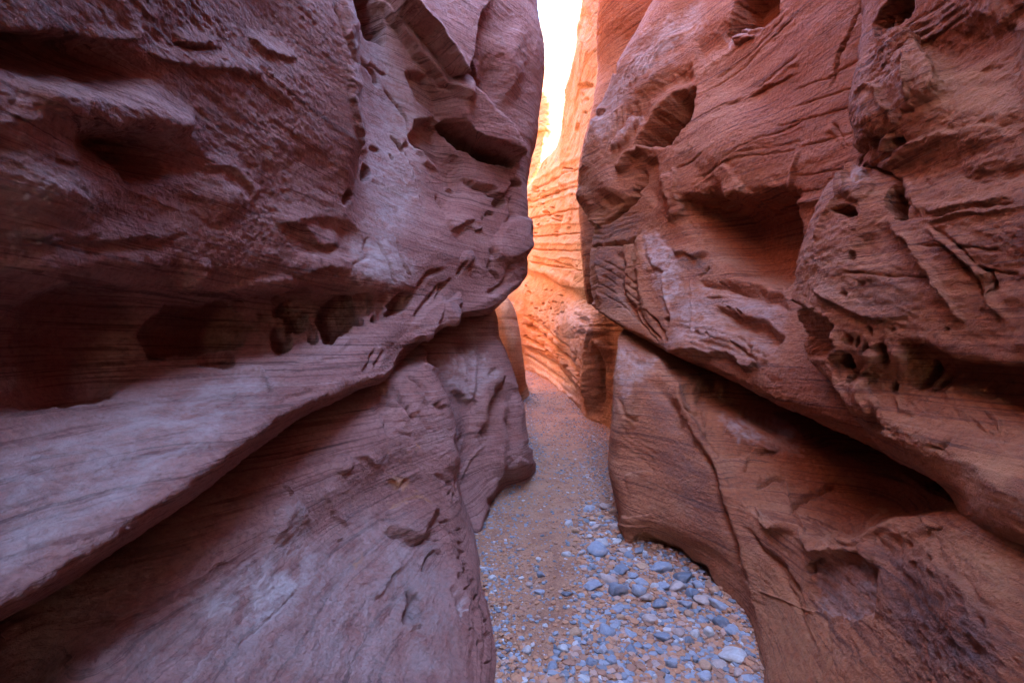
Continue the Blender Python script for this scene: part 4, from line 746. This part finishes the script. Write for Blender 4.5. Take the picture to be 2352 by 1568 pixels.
c = mixc(t, .8, c, ramp(t, noise_t(t, g, 90, 3, .7), [(.35, (.55, .55, .58)), (.6, (1.1, 1.1, 1.1))]), 'MULTIPLY')
t.links.new(c, b.inputs['Base Color']); b.inputs['Roughness'].default_value = .9
bp = nn(t, 'ShaderNodeBump'); bp.inputs['Strength'].default_value = .8; bp.inputs['Distance'].default_value = .015
t.links.new(noise_t(t, g, 70, 5, .75), bp.inputs['Height']); t.links.new(bp.outputs[0], b.inputs['Normal'])
tag(mat_mesh('ground', gp, len(gx), len(gy), m), kind='structure')
#@STONES
def ground_z(x, y):
    p = np.array([[x, y, 0.0]]); return float((.02 * fbm(p, .9, 3, .5, 90) + .006 * fbm(p, 7, 3, .5, 91))[0] + bank(x, y))
def ground_zs(x, y):
    p = np.stack([x, y, x * 0], 1); return .02 * fbm(p, .9, 3, .5, 90) + .006 * fbm(p, 7, 3, .5, 91) + bank(x, y)
def ico(n):
    import bmesh
    bm = bmesh.new(); bmesh.ops.create_icosphere(bm, subdivisions=n, radius=1.0)
    v = np.array([x.co[:] for x in bm.verts]); f = np.array([[x.index for x in q.verts] for q in bm.faces]); bm.free(); return v, f
def stone_shape(v, r, cuts=7, rough=.1):
    v = v * (1 + .22 * fbm(v + r.uniform(0, 90), .9, 2, .5, 5)[:, None])
    for _ in range(cuts):                           # worn facets
        n = np.array([r.gauss(0, 1) for _ in range(3)]); n /= np.linalg.norm(n); h = r.uniform(.5, .9)
        k = v @ n - h; k = np.where(k > 0, k * .82, 0); v = v - k[:, None] * n
    v = v * (1 + rough * .8 * fbm(v + r.uniform(0, 90), 2.2, 3, .5, 7)[:, None])
    v = v - (v.max(0) + v.min(0)) / 2
    return v / np.abs(v).max(0)
def stone_mat(name, cols, rough=.7):
    m, t, b = new_mat(name)
    oi = nn(t, 'ShaderNodeObjectInfo').outputs['Random']; co = nn(t, 'ShaderNodeTexCoord').outputs['Object']
    c = ramp(t, oi, [(i / max(1, len(cols) - 1), x) for i, x in enumerate(cols)])
    n = noise_t(t, co, 2.2, 5, .65, .4)
    c = mixc(t, .8, c, ramp(t, n, [(.3, (.62, .6, .6)), (.55, (1, 1, 1)), (.75, (1.3, 1.25, 1.2))]), 'MULTIPLY')
    dust = nn(t, 'ShaderNodeSeparateXYZ'); t.links.new(co, dust.inputs[0])
    c = mixc(t, ramp(t, noise_t(t, co, 1.3, 4, .6), [(.52, (0,) * 3), (.72, (.55,) * 3)]), c, (.36, .19, .12, 1))
    t.links.new(c, b.inputs['Base Color']); b.inputs['Roughness'].default_value = rough
    bp = nn(t, 'ShaderNodeBump'); bp.inputs['Strength'].default_value = .5; bp.inputs['Distance'].default_value = .01
    t.links.new(noise_t(t, co, 9, 5, .7), bp.inputs['Height']); t.links.new(bp.outputs[0], b.inputs['Normal'])
    return m
SM = {'blue': stone_mat('blue_grey_stone', [(.115, .12, .145), (.19, .187, .215), (.265, .24, .25)]),
      'dark': stone_mat('dark_slate_stone', [(.085, .085, .10), (.14, .13, .15)]),
      'pale': stone_mat('pale_limestone', [(.33, .28, .26), (.40, .34, .31)]),
      'pink': stone_mat('pinkish_stone', [(.30, .19, .155), (.35, .24, .20)]),
      'tan': stone_mat('tan_sandstone_pebble', [(.40, .21, .115), (.33, .16, .09)])}
SR = random.Random(11)
V3, F3 = ico(3)
PEB = {}
for key, m_ in SM.items():
    PEB[key] = []
    for k in range(6):
        o = raw_mesh('pebble', stone_shape(V3.copy(), SR, 10), F3, m_)
        PEB[key].append(o.data); bpy.data.objects.remove(o)
placed = []
def add_stone(px, py, rx, ry, key, label, nm='pebble', ang=None, flat=1.0):
    d = 1567.0 / max(60, (py + ry * .55) - 784)
    x = d * (px - 1176) / F; y = d + rx * d / F * .5
    a = rx * d / F; h = ry * d / F
    c = max(h * .9, .3 * a) * flat; bb = SR.uniform(.7, 1.05) * a
    o = bpy.data.objects.new(nm, SR.choice(PEB[key])); COL.objects.link(o)
    o.scale = (a, bb, c * .9); o.rotation_euler = (SR.uniform(-.2, .2), SR.uniform(-.25, .25), SR.uniform(-.6, .6) if ang is None else ang)
    o.location = (x, y, ground_z(x, y) + c * SR.uniform(.22, .5))
    placed.append((x, y, max(a, bb)))
    tag(o, label, 'pebble' if nm == 'pebble' else 'cobble', 'loose stones on the canyon floor', 'thing')
HAND = [
 (775,735,72,46,'blue','blue grey lumpy cobble at the upper end of the stone bed'), (905,985,62,64,'dark','darkest round slate blue cobble in the middle of the stone bed'),
 (740,965,60,34,'blue','smooth oval blue grey cobble just left of the dark round one'), (835,1240,53,48,'blue','round grey cobble standing alone in the lower stone bed'),
 (845,912,66,36,'pink','pinkish grey wedge shaped cobble behind the dark round one'), (925,860,52,42,'blue','rounded light grey cobble behind the pinkish wedge'),
 (1180,845,70,45,'blue','blue grey cobble tucked against the foot of the right fin'), (1320,912,62,44,'dark','slate blue angular cobble against the right wall foot'),
 (1280,970,58,44,'pink','broad pinkish cobble below the angular slate one'), (1650,1405,98,52,'pale','largest pale flat stone at the right wall foot near the bottom edge'),
 (632,612,29,28,'tan','lone tan pebble on the sand above the stone bed'), (1350,1128,32,22,'tan','orange tan pebble half buried in sand among grey cobbles'),
 (1440,1050,56,36,'pink','brownish pink cobble beside the right wall'), (1540,1100,60,40,'blue','chunky blue grey cobble touching the right wall foot'),
 (1385,1250,35,46,'pale','pale upright oval cobble in the lower right stone bed'), (1630,1250,50,32,'blue','flat blue cobble in the sand just above the largest pale stone'),
 (580,1005,36,20,'dark','dark flat chip lying alone on the sand path'), (410,890,27,24,'dark','dark pebble with pale stone behind it on the sand path'),
 (105,935,32,28,'pale','pale pebble at the foot of the left slab'), (805,1380,35,46,'blue','upright blue oval pebble near the bottom of the path'),
 (1235,1435,32,45,'blue','upright blue grey pebble low in the stone bed, left of a tan one'), (1450,1440,46,45,'tan','tan angular cobble near the bottom right of the stone bed'),
 (1370,1000,45,40,'blue',0), (1325,1075,48,32,'blue',0), (1560,1190,55,40,'dark',0), (1190,965,42,32,'blue',0), (1035,1000,48,44,'blue',0), (1080,1035,46,30,'pink',0), (1165,1085,45,36,'blue',0),
 (1215,1115,30,30,'pink',0), (1345,1295,35,38,'dark',0), (1285,1250,37,38,'pink',0), (1180,1278,48,28,'blue',0), (1475,1235,36,45,'pale',0), (1540,1440,45,32,'pink',0), (1450,1512,46,30,'blue',0),
 (735,1455,38,33,'blue',0), (860,1440,35,30,'blue',0), (990,1360,42,38,'blue',0), (555,1375,38,28,'pale',0), (325,1375,30,30,'pale',0), (480,1310,20,28,'blue',0), (505,1355,14,34,'blue',0), (485,1475,35,27,'blue',0),
 (920,1160,33,38,'tan',0), (1110,1175,55,38,'pink',0), (900,1110,46,25,'blue',0), (725,472,46,25,'blue',0), (820,478,40,28,'pink',0), (590,560,28,22,'pale',0), (405,1000,34,26,'blue',0), (340,955,25,25,'pink',0),
 (385,855,14,22,'pale',0), (400,790,21,13,'pale',0), (575,760,32,22,'pale',0), (665,755,22,14,'pink',0), (735,832,19,30,'blue',0), (1030,742,38,19,'blue',0), (1070,768,21,26,'blue',0), (895,695,32,15,'pale',0),
 (1470,960,22,36,'tan',0), (1430,940,26,16,'dark',0), (1485,1150,33,17,'blue',0), (1425,1175,29,25,'blue',0), (890,1360,25,20,'tan',0), (1030,1462,20,20,'tan',0), (930,1370,18,25,'blue',0), (700,1305,20,22,'blue',0),
 (670,1235,25,18,'blue',0), (715,1245,18,22,'pale',0), (440,1215,20,14,'pale',0), (680,1120,26,20,'pink',0), (765,1155,32,17,'blue',0), (1000,900,30,20,'blue',0), (970,930,26,24,'pale',0), (1050,945,50,22,'blue',0), (1130,960,30,26,'pale',0),
 (780,1015,30,16,'blue',0), (830,965,20,18,'pink',0), (985,1260,36,22,'blue',0), (960,1295,26,22,'pale',0), (1265,1298,18,18,'pale',0), (1240,1205,26,18,'blue',0), (1365,1172,30,14,'pale',0), (870,510,26,20,'tan',0), (780,520,28,20,'tan',0), (840,555,36,16,'tan',0),
 (740,565,24,18,'pale',0), (800,690,44,40,'pale',0), (720,650,20,18,'pale',0), (585,690,16,10,'blue',0), (1060,845,48,14,'tan',0), (1130,1515,18,24,'pale',0), (605,1560,28,22,'pink',0), (680,1545,46,26,'pale',0), (1690,1545,30,24,'pink',0), (1620,1535,32,26,'blue',0), (1665,1500,36,24,'pink',0),
]
NAMES = {'blue': 'blue grey', 'dark': 'dark slate', 'pale': 'pale cream', 'pink': 'pinkish grey', 'tan': 'rusty tan'}
for (bx, by, rx, ry, key, lab) in HAND:
    s = .3661
    add_stone(1091 + bx * s, 994 + by * s, rx * s, ry * s, key, lab or f'{NAMES[key]} rounded cobble bedded among others in the stone bed', 'cobble' if lab else 'pebble')
BED = [(1345, 1150), (1430, 1225), (1560, 1290), (1690, 1400), (1735, 1566), (1190, 1566), (1300, 1480), (1340, 1380), (1330, 1260)]
LEFT = [(1118, 1340), (1140, 1330), (1200, 1500), (1200, 1566), (1152, 1566), (1140, 1450)]
STRIP = [(1345, 985), (1392, 985), (1398, 1150), (1420, 1180), (1340, 1180), (1350, 1080)]
FAR = [(1225, 860), (1300, 905), (1345, 965), (1380, 1000), (1240, 1080), (1215, 920)]
n_ = 0; tries = 0
want = [(BED, 130, (3.6, 15)), (LEFT, 16, (4, 8)), (STRIP, 40, (2.6, 7)), (FAR, 14, (1.5, 4))]
for poly, cnt, (r0, r1) in want:
    lo, hi = np.min(poly, 0), np.max(poly, 0); c_ = 0
    for _ in range(20000):
        if c_ >= cnt: break
        px_, py_ = SR.uniform(lo[0], hi[0]), SR.uniform(lo[1], hi[1])
        if poly_sd(np.array([[px_, py_]]), poly)[0] < 0: continue
        r_ = r0 + (r1 - r0) * SR.random() ** 3
        d_ = 1567 / (py_ - 784); x_ = d_ * (px_ - 1176) / F; rr = r_ * d_ / F
        if any((x_ - a) ** 2 + (d_ - b_) ** 2 < (.8 * (rr + c)) ** 2 for a, b_, c in placed): continue
        key = SR.choices(['blue', 'dark', 'pale', 'pink', 'tan'], [4, 1.6, 1.4, 2.6, 2.6])[0]
        where = 'stone bed' if poly is BED else 'strip at the left slab foot' if poly is LEFT else 'narrow strip beside the fin' if poly is STRIP else 'far path near the bend'
        add_stone(px_, py_, r_, r_ * SR.uniform(.5, .85), key, f'small {NAMES[key]} pebble in the {where}')
        c_ += 1
# gravel too fine to count
GR = np.random.default_rng(5)
V1_, F1_ = ico(1)
shapes = [stone_shape(V1_.copy(), SR, 5, .2) for _ in range(24)]
N_ = 80000
py_ = 784 + 1567 / (1.75 + 24 * GR.random(N_) ** 2.6); d_ = 1567 / (py_ - 784)
x_ = GR.uniform(-.5, 1.75, N_)
pxx = 1176 + F * x_ / d_; PP = np.stack([pxx, py_], 1)
dens = .15 + .14 * (d_ < 9) + .5 * np.clip(vnoise(np.stack([x_ * 3, d_ * 2.2, d_ * 0], 1), 44) + .15, 0, 1)
dens += .7 * smooth(poly_sd(PP, BED) / 60 + .5) + .9 * smooth(poly_sd(PP, STRIP) / 40 + .6) + .8 * smooth(poly_sd(PP, LEFT) / 30 + .6)
dens += .5 * smooth((.35 - np.abs(x_ + .12)) / .3) * (d_ > 2.6) * (d_ < 6)
dens += .9 * bank(x_, d_) / .035
keep = GR.random(N_) < dens
x_, d_ = x_[keep], d_[keep]
sz = .0032 + .011 * GR.random(len(x_)) ** 3 + .0006 * d_
inb = poly_sd(np.stack([1176 + F * x_ / d_, 784 + 1567 / d_], 1), BED) > -10
sz *= np.where(inb, 1.5, 1.0)
zs = ground_zs(x_, d_)
VV, FF, TT = [], [], []
which = GR.integers(0, len(shapes), len(x_)); rot = GR.uniform(0, 2 * np.pi, len(x_)); tone = GR.random(len(x_))
for k in range(len(shapes)):
    ii = np.nonzero(which == k)[0]
    if not len(ii): continue
    sh = shapes[k]; c, s = np.cos(rot[ii]), np.sin(rot[ii])
    a = sz[ii, None] * GR.uniform(.7, 1.4, (len(ii), 1)); b_ = sz[ii, None] * GR.uniform(.7, 1.2, (len(ii), 1)); h = sz[ii, None] * GR.uniform(.35, .7, (len(ii), 1))
    X = sh[None, :, 0] * a; Y = sh[None, :, 1] * b_; Z = sh[None, :, 2] * h
    v = np.stack([x_[ii, None] + X * c[:, None] - Y * s[:, None], d_[ii, None] + X * s[:, None] + Y * c[:, None], zs[ii, None] + h * .45 + Z], -1)
    VV.append(v.reshape(-1, 3)); TT.append(np.repeat(tone[ii], len(sh)))
base_ = 0
for v in VV:
    n = len(v) // len(V1_); FF.append((F1_[None] + (np.arange(n) * len(V1_))[:, None, None]).reshape(-1, 3) + base_); base_ += len(v)
m, t, b = new_mat('mixed_gravel')
tn = nn(t, 'ShaderNodeAttribute', attribute_name='tone').outputs['Fac']
rp = ramp(t, tn, [(0, (.33, .13, .06)), (.34, (.24, .10, .055)), (.54, (.16, .15, .165)), (.66, (.20, .185, .20)), (.78, (.12, .11, .12)), (.86, (.32, .17, .12)), (.97, (.38, .31, .28))])
rp.node.color_ramp.interpolation = 'CONSTANT'
t.links.new(rp, b.inputs['Base Color']); b.inputs['Roughness'].default_value = .75
tag(raw_mesh('gravel', np.concatenate(VV), np.concatenate(FF), m, None, {'tone': np.concatenate(TT)}, False), 'mixed grey and rusty grit scattered over the sandy floor', 'gravel', None, 'stuff')
